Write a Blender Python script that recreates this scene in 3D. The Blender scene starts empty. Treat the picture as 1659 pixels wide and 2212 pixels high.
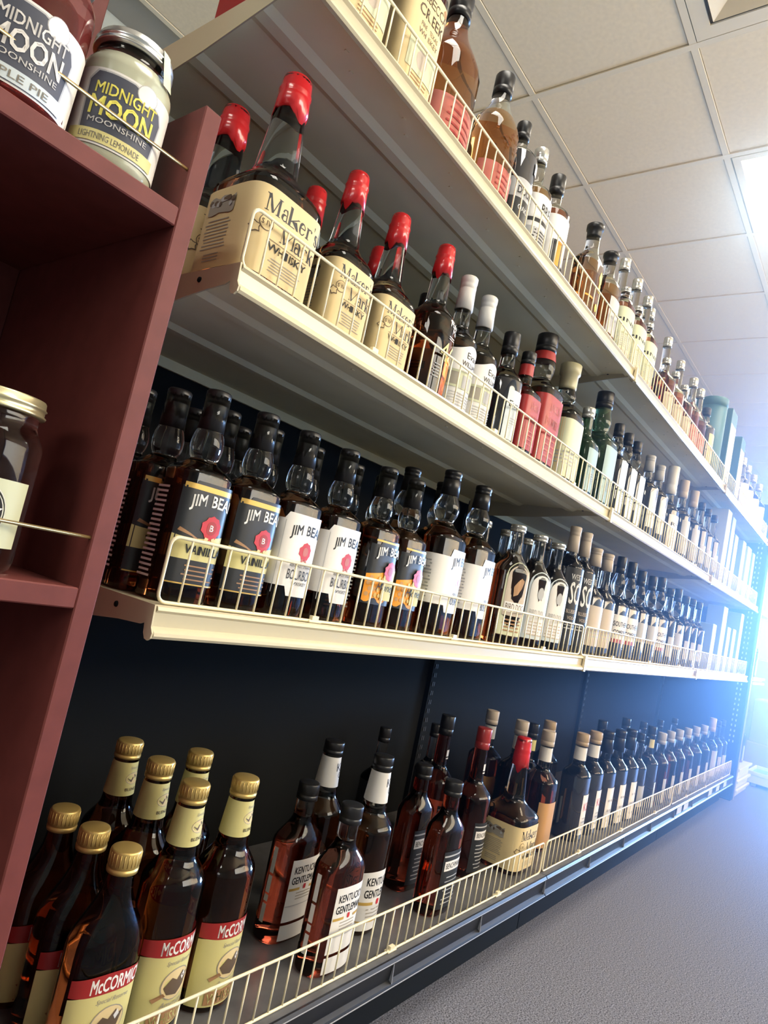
import bpy, bmesh, math, random
import numpy as np
from mathutils import Matrix, Vector
random.seed(7)
sc = bpy.context.scene
COL = sc.collection
PI = math.pi

# ------------------------------------------------------------------ camera
cam_d = bpy.data.cameras.new('camera'); cam = bpy.data.objects.new('camera', cam_d); COL.objects.link(cam)
right = Vector((0.59256, -0.77765, 0.21008)); down = Vector((0.21291, -0.10032, -0.97191)); fwd = Vector((0.77688, 0.62064, 0.10613))
cam.matrix_world = Matrix(((right.x, -down.x, -fwd.x, -0.40457), (right.y, -down.y, -fwd.y, -0.58569),
                           (right.z, -down.z, -fwd.z, 0.73531), (0, 0, 0, 1)))
cam_d.sensor_fit = 'VERTICAL'; cam_d.sensor_height = 24.0; cam_d.lens = 24.0 * 1423.54 / 2212.0
cam_d.clip_start = 0.01; cam_d.clip_end = 100
sc.camera = cam

# ------------------------------------------------------------------ world, light levels, exposure
W = bpy.data.worlds.new('daylight'); sc.world = W; W.use_nodes = True
W.node_tree.nodes['Background'].inputs[0].default_value = (0.42, 0.62, 1.0, 1)
W.node_tree.nodes['Background'].inputs[1].default_value = 2.0
LAMP = 17.0            # ceiling troffer emission
WINDOW = 330.0         # bluish daylight through the storefront at the aisle end (W)
CEILING_FILL = 265.0          # added ceiling fill, let in by an invented high window strip (W)
sc.view_settings.view_transform = 'Standard'; sc.view_settings.look = 'None'
sc.view_settings.exposure = 0.0; sc.view_settings.gamma = 1.0; sc.view_settings.use_curve_mapping = False
cy = sc.cycles; cy.volume_bounces = 0
cy.max_bounces = 7; cy.transmission_bounces = 6; cy.diffuse_bounces = 3; cy.glossy_bounces = 3; cy.use_adaptive_sampling = True; cy.adaptive_threshold = 0.09
cy.caustics_reflective = False; cy.caustics_refractive = False; cy.sample_clamp_indirect = 4.0; cy.use_denoising = True
wl = bpy.data.lights.new('window_daylight', 'AREA'); wl.shape = 'RECTANGLE'; wl.size = 2.3; wl.size_y = 1.2; wl.spread = math.radians(70)
wl.energy = WINDOW; wl.color = (0.20, 0.42, 1.0)
wlo = bpy.data.objects.new('window_daylight', wl); COL.objects.link(wlo)
wlo.location = (8.30, -1.60, 0.95); wlo.rotation_euler = (PI / 2, 0, PI / 2)   # shines along -x into the shop

cl = bpy.data.lights.new('clerestory_fill', 'AREA'); cl.shape = 'RECTANGLE'; cl.size = 5.4; cl.size_y = 1.2
cl.energy = CEILING_FILL; cl.color = (1.0, 0.91, 0.75)
clo = bpy.data.objects.new('clerestory_fill', cl); COL.objects.link(clo)
clo.location = (3.0, -2.93, 2.02); clo.rotation_euler = (PI / 2, 0, 0)        # added fill light; shines along +y, high on the near wall
ll = bpy.data.lights.new('left_fill_light', 'AREA'); ll.shape = 'RECTANGLE'; ll.size = 2.4; ll.size_y = 1.1; ll.energy = 50.0; ll.color = (1.0, 0.90, 0.74)  # added fill for the left-facing sides, from an invented window
llo = bpy.data.objects.new('left_fill_light', ll); COL.objects.link(llo); llo.location = (-5.3, -1.5, 2.05); llo.rotation_euler = (PI / 2, 0, -PI / 2)
GLARE_HAZE = 0.30            # haze added to the air to imitate the blue lens glare
_nt = W.node_tree; _vs = _nt.nodes.new('ShaderNodeVolumeScatter'); _vs.inputs['Color'].default_value = (0.40, 0.62, 1.0, 1)
_vs.inputs['Anisotropy'].default_value = 0.80
_ge = _nt.nodes.new('ShaderNodeNewGeometry'); _sx = _nt.nodes.new('ShaderNodeSeparateXYZ'); _nt.links.new(_ge.outputs['Position'], _sx.inputs[0])
_cv = _nt.nodes.new('ShaderNodeMapRange'); _cv.interpolation_type = 'SMOOTHSTEP'; _cv.inputs[1].default_value = 0.5; _cv.inputs[2].default_value = 2.2
_cv.inputs[3].default_value = 0.0; _cv.inputs[4].default_value = GLARE_HAZE; _nt.links.new(_sx.outputs[0], _cv.inputs[0])
_c2 = _nt.nodes.new('ShaderNodeMapRange'); _c2.inputs[1].default_value = 4.0; _c2.inputs[2].default_value = 5.2; _c2.inputs[3].default_value = 1.0; _c2.inputs[4].default_value = 0.0
_nt.links.new(_sx.outputs[0], _c2.inputs[0]); _mu = _nt.nodes.new('ShaderNodeMath'); _mu.operation = 'MULTIPLY'
_nt.links.new(_cv.outputs[0], _mu.inputs[0]); _nt.links.new(_c2.outputs[0], _mu.inputs[1]); _nt.links.new(_mu.outputs[0], _vs.inputs['Density'])
sc.cycles.volume_step_rate = 1.0; sc.cycles.volume_max_steps = 8; W.cycles.volume_step_size = 2.0
_nt.links.new(_vs.outputs[0], [n for n in _nt.nodes if n.type == 'OUTPUT_WORLD'][0].inputs['Volume'])

# ------------------------------------------------------------------ materials
MATS = {}
def mat(name, col, rough=0.5, metal=0.0, trans=0.0, ior=1.45, coat=0.0, emit=None, bump=None, var=None, spec=None):
    if name in MATS: return MATS[name]
    m = bpy.data.materials.new(name); m.use_nodes = True; nt = m.node_tree; b = nt.nodes['Principled BSDF']
    b.inputs['Base Color'].default_value = (*col, 1); b.inputs['Roughness'].default_value = rough
    b.inputs['Metallic'].default_value = metal; b.inputs['Transmission Weight'].default_value = trans
    b.inputs['IOR'].default_value = ior; b.inputs['Coat Weight'].default_value = coat
    if spec is not None: b.inputs['Specular IOR Level'].default_value = spec
    if emit:
        b.inputs['Emission Color'].default_value = (*emit[:3], 1); b.inputs['Emission Strength'].default_value = emit[3]
    if var or bump:
        tc = nt.nodes.new('ShaderNodeTexCoord')
        if var:   # (scale, amount, detail): value grain
            n = nt.nodes.new('ShaderNodeTexNoise'); n.inputs['Scale'].default_value = var[0]; n.inputs['Detail'].default_value = var[2]
            r = nt.nodes.new('ShaderNodeMapRange'); r.inputs[1].default_value = 0.3; r.inputs[2].default_value = 0.7
            r.inputs[3].default_value = 1 - var[1]; r.inputs[4].default_value = 1 + var[1]
            mx = nt.nodes.new('ShaderNodeMix'); mx.data_type = 'RGBA'; mx.blend_type = 'MULTIPLY'; mx.inputs[0].default_value = 1
            mx.inputs[6].default_value = (*col, 1)
            nt.links.new(tc.outputs['Object'], n.inputs['Vector']); nt.links.new(n.outputs['Fac'], r.inputs[0])
            nt.links.new(r.outputs[0], mx.inputs[7]); nt.links.new(mx.outputs[2], b.inputs['Base Color'])
        if bump:
            n2 = nt.nodes.new('ShaderNodeTexNoise'); n2.inputs['Scale'].default_value = bump[0]; n2.inputs['Detail'].default_value = 3
            bp = nt.nodes.new('ShaderNodeBump'); bp.inputs['Strength'].default_value = bump[1]; bp.inputs['Distance'].default_value = bump[2]
            nt.links.new(tc.outputs['Object'], n2.inputs['Vector']); nt.links.new(n2.outputs['Fac'], bp.inputs['Height'])
            nt.links.new(bp.outputs['Normal'], b.inputs['Normal'])
    MATS[name] = m
    return m
cream = mat('cream_enamel', (0.60, 0.53, 0.36), 0.28, coat=0.3, bump=(60, 0.05, 0.001))
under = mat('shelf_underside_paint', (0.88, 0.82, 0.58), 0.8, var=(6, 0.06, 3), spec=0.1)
wirem = mat('cream_wire_coating', (0.80, 0.72, 0.50), 0.35)
blackp = mat('black_shelf_steel', (0.008, 0.009, 0.010), 0.85, spec=0.15)
backing = blackp
railm = mat('dark_price_rail', (0.010, 0.011, 0.014), 0.35)
railedge = mat('rail_edge', (0.20, 0.21, 0.24), 0.3)
redp = mat('red_painted_wood', (0.150, 0.038, 0.033), 0.55, var=(40, 0.10, 4), bump=(35, 0.08, 0.001), spec=0.3)
rodm = mat('brass_rod', (0.55, 0.38, 0.16), 0.3, metal=0.8)
tilem = mat('ceiling_tile_paint', (0.88, 0.78, 0.60), 0.9, bump=(300, 0.08, 0.0006), var=(60, 0.04, 4))
gridm = mat('ceiling_grid_paint', (0.84, 0.77, 0.62), 0.6)
gapm = mat('ceiling_gap', (0.45, 0.43, 0.38), 0.9)
wallm = mat('wall_paint', (0.50, 0.56, 0.56), 0.85, var=(2, 0.04, 3))
whitew = mat('far_wall_paint', (0.70, 0.73, 0.80), 0.8)
kraft = mat('cardboard', (0.42, 0.30, 0.20), 0.85, var=(5, 0.08, 3))
lamp = mat('lamp_diffuser', (0.9, 0.9, 0.9), 0.6, emit=(1.0, 0.94, 0.82, LAMP))
glassW = mat('whiskey_in_glass', (0.42, 0.115, 0.035), 0.02, trans=1.0, ior=1.38)
glassA = mat('amber_spirit_in_glass', (0.60, 0.24, 0.07), 0.02, trans=1.0, ior=1.36)
glassR = mat('red_brown_spirit', (0.42, 0.07, 0.035), 0.03, trans=1.0, ior=1.38)
glassC = mat('clear_glass', (0.80, 0.82, 0.80), 0.02, trans=1.0, ior=1.34)
glassJ = mat('clear_moonshine', (0.84, 0.86, 0.78), 0.03, trans=1.0, ior=1.30)
glassL = mat('cloudy_lemonade', (0.74, 0.76, 0.58), 0.16, trans=0.45, ior=1.35)
glassP = mat('apple_pie_liquor', (0.30, 0.05, 0.045), 0.04, trans=0.8, ior=1.35)
glassG = mat('green_bottle_glass', (0.12, 0.26, 0.14), 0.03, trans=0.9, ior=1.4)
glassD = mat('dark_bottle_glass', (0.02, 0.02, 0.026), 0.04, coat=1.0)
waxm = mat('red_wax', (0.62, 0.02, 0.025), 0.25, coat=0.6)
blackcap = mat('black_cap_plastic', (0.012, 0.012, 0.014), 0.35)
goldcap = mat('gold_cap_metal', (0.62, 0.44, 0.15), 0.38, metal=0.55)
tancap = mat('tan_cork_cap', (0.45, 0.33, 0.20), 0.5)
whitecap = mat('white_cap_foil', (0.72, 0.71, 0.70), 0.4)
clearcap = mat('silver_clear_cap', (0.55, 0.55, 0.52), 0.15, metal=0.6)
beigecap = mat('beige_foil', (0.45, 0.42, 0.27), 0.35)
redcap = mat('red_foil', (0.35, 0.03, 0.03), 0.3, coat=0.4)
tinlid = mat('tin_lid', (0.75, 0.75, 0.72), 0.28, metal=0.9)
goldlid = mat('gold_lid', (0.85, 0.78, 0.48), 0.3, metal=0.85)
P_white = mat('white_label_paper', (0.74, 0.72, 0.70), 0.55)
P_cream = mat('cream_label_paper', (0.70, 0.55, 0.29), 0.6)
P_yel = mat('yellow_label_paper', (0.62, 0.56, 0.24), 0.55)
P_black = mat('black_label_paper', (0.018, 0.02, 0.024), 0.4)
P_tan = mat('tan_label_paper', (0.52, 0.44, 0.36), 0.6)
P_sage = mat('sage_label_paper', (0.58, 0.60, 0.42), 0.6)
P_pink = mat('pink_label_paper', (0.46, 0.12, 0.09), 0.5)
P_red = mat('red_label_paper', (0.34, 0.022, 0.022), 0.4)
P_orange = mat('orange_label_print', (0.85, 0.33, 0.03), 0.5)
P_gold = mat('gold_label_print', (0.62, 0.40, 0.10), 0.35, metal=0.3)
P_brown = mat('brown_label_print', (0.35, 0.19, 0.09), 0.5)
P_amberL = mat('amber_label_paper', (0.55, 0.30, 0.12), 0.5)
P_grey = mat('grey_label_print', (0.42, 0.42, 0.43), 0.5)
P_pale = mat('pale_blue_label_paper', (0.55, 0.62, 0.66), 0.5)
P_teal = mat('teal_carton', (0.07, 0.17, 0.20), 0.5)
P_mint = mat('mint_carton', (0.30, 0.42, 0.44), 0.5)
INK = mat('black_ink', (0.015, 0.015, 0.018), 0.5)
INKB = mat('brown_ink', (0.12, 0.08, 0.05), 0.6)
INKW = mat('white_ink', (0.85, 0.85, 0.83), 0.5)
INKG = mat('grey_ink', (0.33, 0.30, 0.25), 0.6)
INKR = mat('red_ink', (0.50, 0.02, 0.03), 0.4)
INKY = mat('yellow_ink', (0.85, 0.78, 0.15), 0.5)

def carpet():
    m = bpy.data.materials.new('speckled_carpet'); m.use_nodes = True; nt = m.node_tree; b = nt.nodes['Principled BSDF']
    b.inputs['Roughness'].default_value = 0.95; b.inputs['Specular IOR Level'].default_value = 0.15
    tc = nt.nodes.new('ShaderNodeTexCoord')
    n = nt.nodes.new('ShaderNodeTexNoise'); n.inputs['Scale'].default_value = 330; n.inputs['Detail'].default_value = 4; n.inputs['Roughness'].default_value = 0.7
    r = nt.nodes.new('ShaderNodeValToRGB')
    r.color_ramp.elements[0].position = 0.36; r.color_ramp.elements[0].color = (0.020, 0.021, 0.027, 1)
    r.color_ramp.elements[1].position = 0.66; r.color_ramp.elements[1].color = (0.29, 0.295, 0.345, 1)
    nt.links.new(tc.outputs['Object'], n.inputs['Vector']); nt.links.new(n.outputs['Fac'], r.inputs[0]); nt.links.new(r.outputs[0], b.inputs['Base Color'])
    bp = nt.nodes.new('ShaderNodeBump'); bp.inputs['Strength'].default_value = 0.2; bp.inputs['Distance'].default_value = 0.0015
    nt.links.new(n.outputs['Fac'], bp.inputs['Height']); nt.links.new(bp.outputs['Normal'], b.inputs['Normal'])
    return m
carpetm = carpet()

# ------------------------------------------------------------------ mesh helpers
class MB:
    def __init__(s): s.v = []; s.f = []; s.m = []; s.sm = []
    def add(s, vs, fs, m=0, smooth=False):
        o = len(s.v); s.v += [tuple(map(float, p)) for p in vs]
        for f in fs: s.f.append([o + i for i in f]); s.m.append(m); s.sm.append(smooth)
    def box(s, a, b, m=0, bev=0.0):
        x0, y0, z0 = a; x1, y1, z1 = b; e = bev
        if e <= 0:
            s.add([(x0,y0,z0),(x1,y0,z0),(x1,y1,z0),(x0,y1,z0),(x0,y0,z1),(x1,y0,z1),(x1,y1,z1),(x0,y1,z1)],
                  [(0,3,2,1),(4,5,6,7),(0,1,5,4),(1,2,6,5),(2,3,7,6),(3,0,4,7)], m); return
        vs = []; idx = {}
        for i, x in enumerate((x0, x1)):
            for j, y in enumerate((y0, y1)):
                for k, z in enumerate((z0, z1)):
                    sx, sy, sz = (e if i == 0 else -e), (e if j == 0 else -e), (e if k == 0 else -e)
                    for ax, p in enumerate(((x, y+sy, z+sz), (x+sx, y, z+sz), (x+sx, y+sy, z))):
                        idx[(i,j,k,ax)] = len(vs); vs.append(p)
        I = lambda i,j,k,a: idx[(i,j,k,a)]
        fs = [[I(i,0,0,0),I(i,1,0,0),I(i,1,1,0),I(i,0,1,0)][::(-1 if i==0 else 1)] for i in (0,1)]
        fs += [[I(0,j,0,1),I(1,j,0,1),I(1,j,1,1),I(0,j,1,1)][::(1 if j==0 else -1)] for j in (0,1)]
        fs += [[I(0,0,k,2),I(1,0,k,2),I(1,1,k,2),I(0,1,k,2)][::(-1 if k==0 else 1)] for k in (0,1)]
        for i in (0,1):
            for j in (0,1): q=[I(i,j,0,0),I(i,j,1,0),I(i,j,1,1),I(i,j,0,1)]; fs.append(q if (i==j) else q[::-1])
        for i in (0,1):
            for k in (0,1): q=[I(i,0,k,0),I(i,0,k,2),I(i,1,k,2),I(i,1,k,0)]; fs.append(q if (i==k) else q[::-1])
        for j in (0,1):
            for k in (0,1): q=[I(0,j,k,1),I(1,j,k,1),I(1,j,k,2),I(0,j,k,2)]; fs.append(q if (j!=k) else q[::-1])
        for i in (0,1):
            for j in (0,1):
                for k in (0,1): q=[I(i,j,k,0),I(i,j,k,1),I(i,j,k,2)]; fs.append(q if (i+j+k)%2==1 else q[::-1])
        s.add(vs, fs, m)
    def extrude_x(s, prof, x0, x1, m=0, closed=True, smooth=False):   # prof: list of (y,z)
        n = len(prof); vs = [(x0, y, z) for y, z in prof] + [(x1, y, z) for y, z in prof]
        fs = [(i, (i+1) % n, n+(i+1) % n, n+i) for i in range(n if closed else n-1)]
        if closed: fs += [tuple(range(n))[::-1], tuple(range(n, 2*n))]
        s.add(vs, fs, m, smooth)
    def tube(s, pts, r, seg=6, m=0, closed=False):
        pts = [Vector(p) for p in pts]; n = len(pts); vs = []
        for i, p in enumerate(pts):
            a = pts[i-1] if (i > 0 or closed) else p; b = pts[(i+1) % n] if (i < n-1 or closed) else p
            t = (b - a).normalized(); u = t.cross(Vector((0, 1, 0)))
            if u.length < 0.1: u = t.cross(Vector((1, 0, 0)))
            u.normalize(); w = t.cross(u)
            vs += [tuple(p + (u*math.cos(2*PI*k/seg) + w*math.sin(2*PI*k/seg)) * r) for k in range(seg)]
        fs = []
        for i in range(n if closed else n-1):
            j = (i+1) % n
            fs += [(i*seg+k, i*seg+(k+1) % seg, j*seg+(k+1) % seg, j*seg+k) for k in range(seg)]
        if not closed: fs += [tuple(range(seg))[::-1], tuple(range((n-1)*seg, n*seg))]
        s.add(vs, fs, m, True)
    def lathe(s, prof, seg=24, m=0, wob=None, hd=1.0, smooth=True, cap=True):  # prof: (z, r); wob(angle, i) -> dz
        vs = []
        for i, (z, r) in enumerate(prof):
            for k in range(seg):
                a = 2*PI*k/seg; dz = wob(a, i) if wob else 0
                vs.append((r*math.sin(a), -r*hd*math.cos(a), z+dz))
        fs = []
        for i in range(len(prof)-1):
            fs += [(i*seg+k, i*seg+(k+1) % seg, (i+1)*seg+(k+1) % seg, (i+1)*seg+k) for k in range(seg)]
        if cap: fs += [tuple(range(seg))[::-1], tuple(range((len(prof)-1)*seg, len(prof)*seg))]
        s.add(vs, fs, m, smooth)
    def mesh(s, name, mats):
        me = bpy.data.meshes.new(name); me.from_pydata(s.v, [], s.f)
        for q in (mats if isinstance(mats, (list, tuple)) else [mats]): me.materials.append(q)
        me.polygons.foreach_set('material_index', s.m); me.polygons.foreach_set('use_smooth', s.sm); me.update()
        return me
    def obj(s, name, mats, parent=None):
        return link(name, s.mesh(name, mats), parent)
def link(name, data, parent=None, loc=None):
    o = bpy.data.objects.new(name, data); COL.objects.link(o)
    if parent: o.parent = parent
    if loc: o.location = loc
    return o
def thing(name, label, cat, loc=(0,0,0), group=None, rz=0):
    o = link(name, None, None, loc); o.rotation_euler.z = rz; o.empty_display_size = 0.05
    return tag(o, label, cat, group)
def tag(o, label, cat, group=None):
    o['label'] = label; o['category'] = cat
    if group: o['group'] = group
    return o
def structure(o): o['kind'] = 'structure'; return o

# ------------------------------------------------------------------ text as flat glyph polygons
_TX = {}
def glyphs(txt, bold=0.0):
    k = (txt, bold)
    if k not in _TX:
        c = bpy.data.curves.new('t', 'FONT'); c.body = txt; c.size = 1.0; c.resolution_u = 2; c.offset = bold; c.align_x = 'CENTER'
        o = bpy.data.objects.new('t', c); COL.objects.link(o)
        dg = bpy.context.evaluated_depsgraph_get()
        me = o.evaluated_get(dg).to_mesh()
        bm = bmesh.new(); bm.from_mesh(me); xx = [q.co.x for q in bm.verts]
        if xx:
            g = min(xx)+0.2
            while g < max(xx): bmesh.ops.bisect_plane(bm, geom=bm.verts[:]+bm.edges[:]+bm.faces[:], plane_co=(g, 0, 0), plane_no=(1, 0, 0)); g += 0.2
        me2 = bpy.data.meshes.new('t'); bm.to_mesh(me2); bm.free()
        v = np.array([tuple(q.co)[:2] for q in me2.vertices]).reshape(-1, 2); f = [tuple(p.vertices) for p in me2.polygons]; bpy.data.meshes.remove(me2)
        o.evaluated_get(dg).to_mesh_clear(); bpy.data.objects.remove(o); bpy.data.curves.remove(c)
        if len(v): v[:, 0] -= (v[:, 0].min() + v[:, 0].max()) / 2; v[:, 1] -= v[:, 1].min()
        _TX[k] = (v, f)
    return _TX[k]

# ------------------------------------------------------------------ bottle generator
def sect(hw, hd, n, a):
    s, c = math.sin(a), math.cos(a)
    return hw*math.copysign(abs(s)**(2/n), s), -hd*math.copysign(abs(c)**(2/n), c)
class Bottle:
    """cross-section rings up a z profile; labels are laid on it by arc length s (0 = facing the aisle) and height z"""
    def __init__(b, rings): b.r = sorted(rings)     # (z, hw, hd, n)
    def at(b, z):
        r = b.r
        if z <= r[0][0]: return r[0][1:]
        for p, q in zip(r, r[1:]):
            if z <= q[0]:
                t = (z-p[0])/max(q[0]-p[0], 1e-9); return tuple(p[i]+(q[i]-p[i])*t for i in (1, 2, 3))
        return r[-1][1:]
    def table(b, z):
        hw, hd, n = b.at(z); N = 360; A = [(-PI + 2*PI*i/N) for i in range(N+1)]
        P = [sect(hw, hd, n, a) for a in A]; S = [0]
        for p, q in zip(P, P[1:]): S.append(S[-1]+math.dist(p, q))
        S = np.array(S); S -= S[N//2]
        return S, np.array(A)
    def pt(b, s, z, off, T):
        a = float(np.interp(s, T[0], T[1])); hw, hd, n = b.at(z); x, y = sect(hw, hd, n, a); l = math.hypot(x, y)
        return (x*(1+off/l), y*(1+off/l), z)
    def body(b, seg, fill, mats, name):
        mb = MB(); R = b.r
        # superellipse sampled evenly by arc length of the widest ring
        zmax = max(R, key=lambda q: q[1])[0]; T = b.table(zmax); tot = T[0][-1]-T[0][0]
        A = [float(np.interp(T[0][0]+tot*k/seg, T[0], T[1])) for k in range(seg)]
        vs = [(*sect(hw, hd, n, a), z) for z, hw, hd, n in R for a in A]
        mb.v = vs
        for i in range(len(R)-1):
            for k in range(seg):
                mb.f.append((i*seg+k, i*seg+(k+1) % seg, (i+1)*seg+(k+1) % seg, (i+1)*seg+k)); mb.m.append(0 if R[i][0] < fill else 1); mb.sm.append(True)
        mb.f += [tuple(range(seg))[::-1], tuple(range((len(R)-1)*seg, len(R)*seg))]; mb.m += [0, 1]; mb.sm += [False, False]
        return mb.mesh(name, mats)
def _st(P, pts, w):     # stroke: polyline with widths
    n = len(pts); L_ = []
    for i in range(n):
        a = pts[max(i-1, 0)]; b = pts[min(i+1, n-1)]; dx, dy = b[0]-a[0], b[1]-a[1]; d = math.hypot(dx, dy) or 1
        ww = w[i] if isinstance(w, (list, tuple)) else w; L_.append(((pts[i][0]-dy/d*ww/2, pts[i][1]+dx/d*ww/2), (pts[i][0]+dy/d*ww/2, pts[i][1]-dx/d*ww/2)))
    for p, q in zip(L_, L_[1:]): P.append([p[0], p[1], q[1], q[0]])
def _arc(cx, cy, rx, ry, a0, a1, n=10): return [(cx+rx*math.cos(math.radians(a0+(a1-a0)*i/n)), cy+ry*math.sin(math.radians(a0+(a1-a0)*i/n))) for i in range(n+1)]
def _serif(P, x, y, w=0.20, t=0.035): P.append([(x-w/2, y), (x+w/2, y), (x+w/2, y+t), (x-w/2, y+t)])
def serif_glyph(c):
    P = []; K, k = 0.13, 0.05        # thick, thin
    if c == 'M':
        _st(P, [(0.10, 0.02), (0.10, 0.70)], k); _st(P, [(0.12, 0.70), (0.44, 0.02)], [K*1.2, K]); _st(P, [(0.44, 0.02), (0.72, 0.70)], k); _st(P, [(0.74, 0.02), (0.74, 0.70)], K)
        _serif(P, 0.10, 0.0, 0.22); _serif(P, 0.08, 0.67, 0.20); _serif(P, 0.74, 0.0, 0.27); _serif(P, 0.76, 0.67, 0.24); return P, 0.92
    if c == 'a':
        _st(P, _arc(0.22, 0.34, 0.16, 0.13, 150, 0), [k]*6+[K]*5); _st(P, [(0.38, 0.36), (0.38, 0.06), (0.42, 0.02), (0.48, 0.03)], [K, K, K*0.8, k]); _st(P, _arc(0.21, 0.14, 0.15, 0.125, 60, 320, 12), [k, k, k, K*.8, K, K, K, K*.8, k, k, k, k, k]); P.append([(0.05, 0.33), (0.13, 0.33), (0.13, 0.42), (0.05, 0.40)]); return P, 0.52
    if c == 'k':
        _st(P, [(0.11, 0.02), (0.11, 0.74)], K); _st(P, [(0.16, 0.20), (0.42, 0.46)], k); _st(P, [(0.24, 0.28), (0.44, 0.02)], K); _serif(P, 0.11, 0, 0.24); _serif(P, 0.44, 0, 0.22); _serif(P, 0.42, 0.435, 0.20); _serif(P, 0.08, 0.72, 0.16); return P, 0.58
    if c == 'e':
        _st(P, _arc(0.24, 0.235, 0.18, 0.225, 10, 330, 16), [k, k, k, k, k*1.3, K*.8, K, K, K, K, K*.9, K*.6, k, k, k, k, k]); _st(P, [(0.07, 0.27), (0.42, 0.27)], k); return P, 0.48
    if c == 'r':
        _st(P, [(0.11, 0.02), (0.11, 0.46)], K); _serif(P, 0.12, 0, 0.26); _serif(P, 0.08, 0.43, 0.16); _st(P, _arc(0.27, 0.32, 0.14, 0.13, 170, 50, 8), k); P.append(_arc(0.36, 0.40, 0.055, 0.055, 0, 324, 9)); return P, 0.44
    if c == 's':
        _st(P, _arc(0.19, 0.345, 0.12, 0.10, 40, 230, 10), [k]*5+[K]*6); _st(P, [(0.11, 0.28), (0.28, 0.17)], K); _st(P, _arc(0.19, 0.12, 0.12, 0.10, 50, -140, 10), [K]*5+[k]*6); _st(P, [(0.30, 0.32), (0.30, 0.45)], k); _st(P, [(0.06, 0.02), (0.06, 0.15)], k); return P, 0.38
    if c == "'": return [[(0.06, 0.70), (0.14, 0.70), (0.11, 0.52), (0.08, 0.52)]], 0.17
    return P, 0.2
class Label:
    def __init__(l, b, zref): l.b = b; l.T = b.table(zref); l.mb = MB(); l.mats = []; l.k = 0
    def mi(l, m):
        if m not in l.mats: l.mats.append(m)
        return l.mats.index(m)
    def lay(l): l.k += 1; return 0.0008 + 0.00012*l.k
    def rect(l, s0, s1, z0, z1, m, top=None, bot=None, nc=None, nr=1, off=None):
        off = off or l.lay(); nc = nc or max(2, int((s1-s0)/0.006)); vs = []
        for i in range(nc+1):
            s = s0+(s1-s0)*i/nc; u = -1+2*i/nc
            b = z0+(bot(u) if bot else 0); t = z1+(top(u) if top else 0)
            for j in range(nr+1): vs.append(l.b.pt(s, b+(t-b)*j/nr, off, l.T))
        fs = [(i*(nr+1)+j, (i+1)*(nr+1)+j, (i+1)*(nr+1)+j+1, i*(nr+1)+j+1) for i in range(nc) for j in range(nr)]
        l.mb.add(vs, fs, l.mi(m), True); return l
    def disc(l, s, z, rs, rz, m, n=14, spiky=0):
        off = l.lay(); P = [(s, z)]+[(s+rs*(1+spiky*(k % 2))*math.cos(2*PI*k/n), z+rz*(1+spiky*(k % 2))*math.sin(2*PI*k/n)) for k in range(n)]
        l.mb.add([l.b.pt(p, q, off, l.T) for p, q in P], [(0, 1+k, 1+(k+1) % n) for k in range(n)], l.mi(m), True); return l
    def poly(l, P, m):
        xs_ = sorted({p[0] for p in P}); wid = xs_[-1]-xs_[0]
        if wid > 0.022:      # wide outlines follow the curve of the glass in narrow columns
            X = sorted(set(xs_) | {xs_[0]+wid*k/12 for k in range(1, 12)}); off = l.lay(); vs = []
            for x in X:
                ys_ = []
                for p, q in zip(P, P[1:]+P[:1]):
                    if min(p[0], q[0])-1e-9 <= x <= max(p[0], q[0])+1e-9: ys_ += [p[1], q[1]] if abs(p[0]-q[0]) < 1e-9 else [p[1]+(q[1]-p[1])*(x-p[0])/(q[0]-p[0])]
                vs += [l.b.pt(x, min(ys_), off, l.T), l.b.pt(x, max(ys_), off, l.T)]
            l.mb.add(vs, [(2*i, 2*i+2, 2*i+3, 2*i+1) for i in range(len(X)-1)], l.mi(m), True); return l
        off = l.lay(); l.mb.add([l.b.pt(p, q, off, l.T) for p, q in P], [tuple(range(len(P)))], l.mi(m)); return l
    def text(l, s, z, txt, h, m, bold=0.02, w=None, slant=0.0, arch=0.0):
        v, f = glyphs(txt)
        if not len(v): return l
        hh = v[:, 1].max(); wd = v[:, 0].max()-v[:, 0].min(); k = h/hh; kx = (w/wd) if w else k; off = l.lay()
        e = bold*0.75                      # weight: the same letters laid again a hair to each side
        for dx, dy in (((0, 0),) if bold < 0.005 else ((-e, -e*0.6), (e, -e*0.6), (-e, e*0.6), (e, e*0.6), (0, 0))):
            P = [l.b.pt(s+kx*(x+dx)+slant*k*y, z+k*(y+dy)+arch*(1-(2*x/wd)**2)*h, off, l.T) for x, y in v]
            l.mb.add(P, f, l.mi(m))
        return l
    def serif(l, s, z, txt, h, m, w):
        G = []; x = 0
        for c in txt:
            P, a = serif_glyph(c); G += [[(x+p[0], p[1]) for p in q] for q in P]; x += a+0.02
        k = h/0.70; kx = w/x; off = l.lay()
        for q in G: l.mb.add([l.b.pt(s+kx*(a-x/2), z+k*b, off, l.T) for a, b in q], [tuple(range(len(q)))], l.mi(m))
        return l
    def lines(l, s, z0, z1, w, n, m, th=0.35):
        for i in range(n):
            z = z1-(z1-z0)*(i+0.5)/n; ww = w*random.uniform(0.75, 1.0); h = (z1-z0)/n*th
            l.rect(s-ww/2, s+ww/2, z-h/2, z+h/2, m, nc=max(1, int(ww/0.012)), off=0.0016)
        return l
    def mesh(l, name='label'): return l.mb.mesh(name, l.mats)

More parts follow.
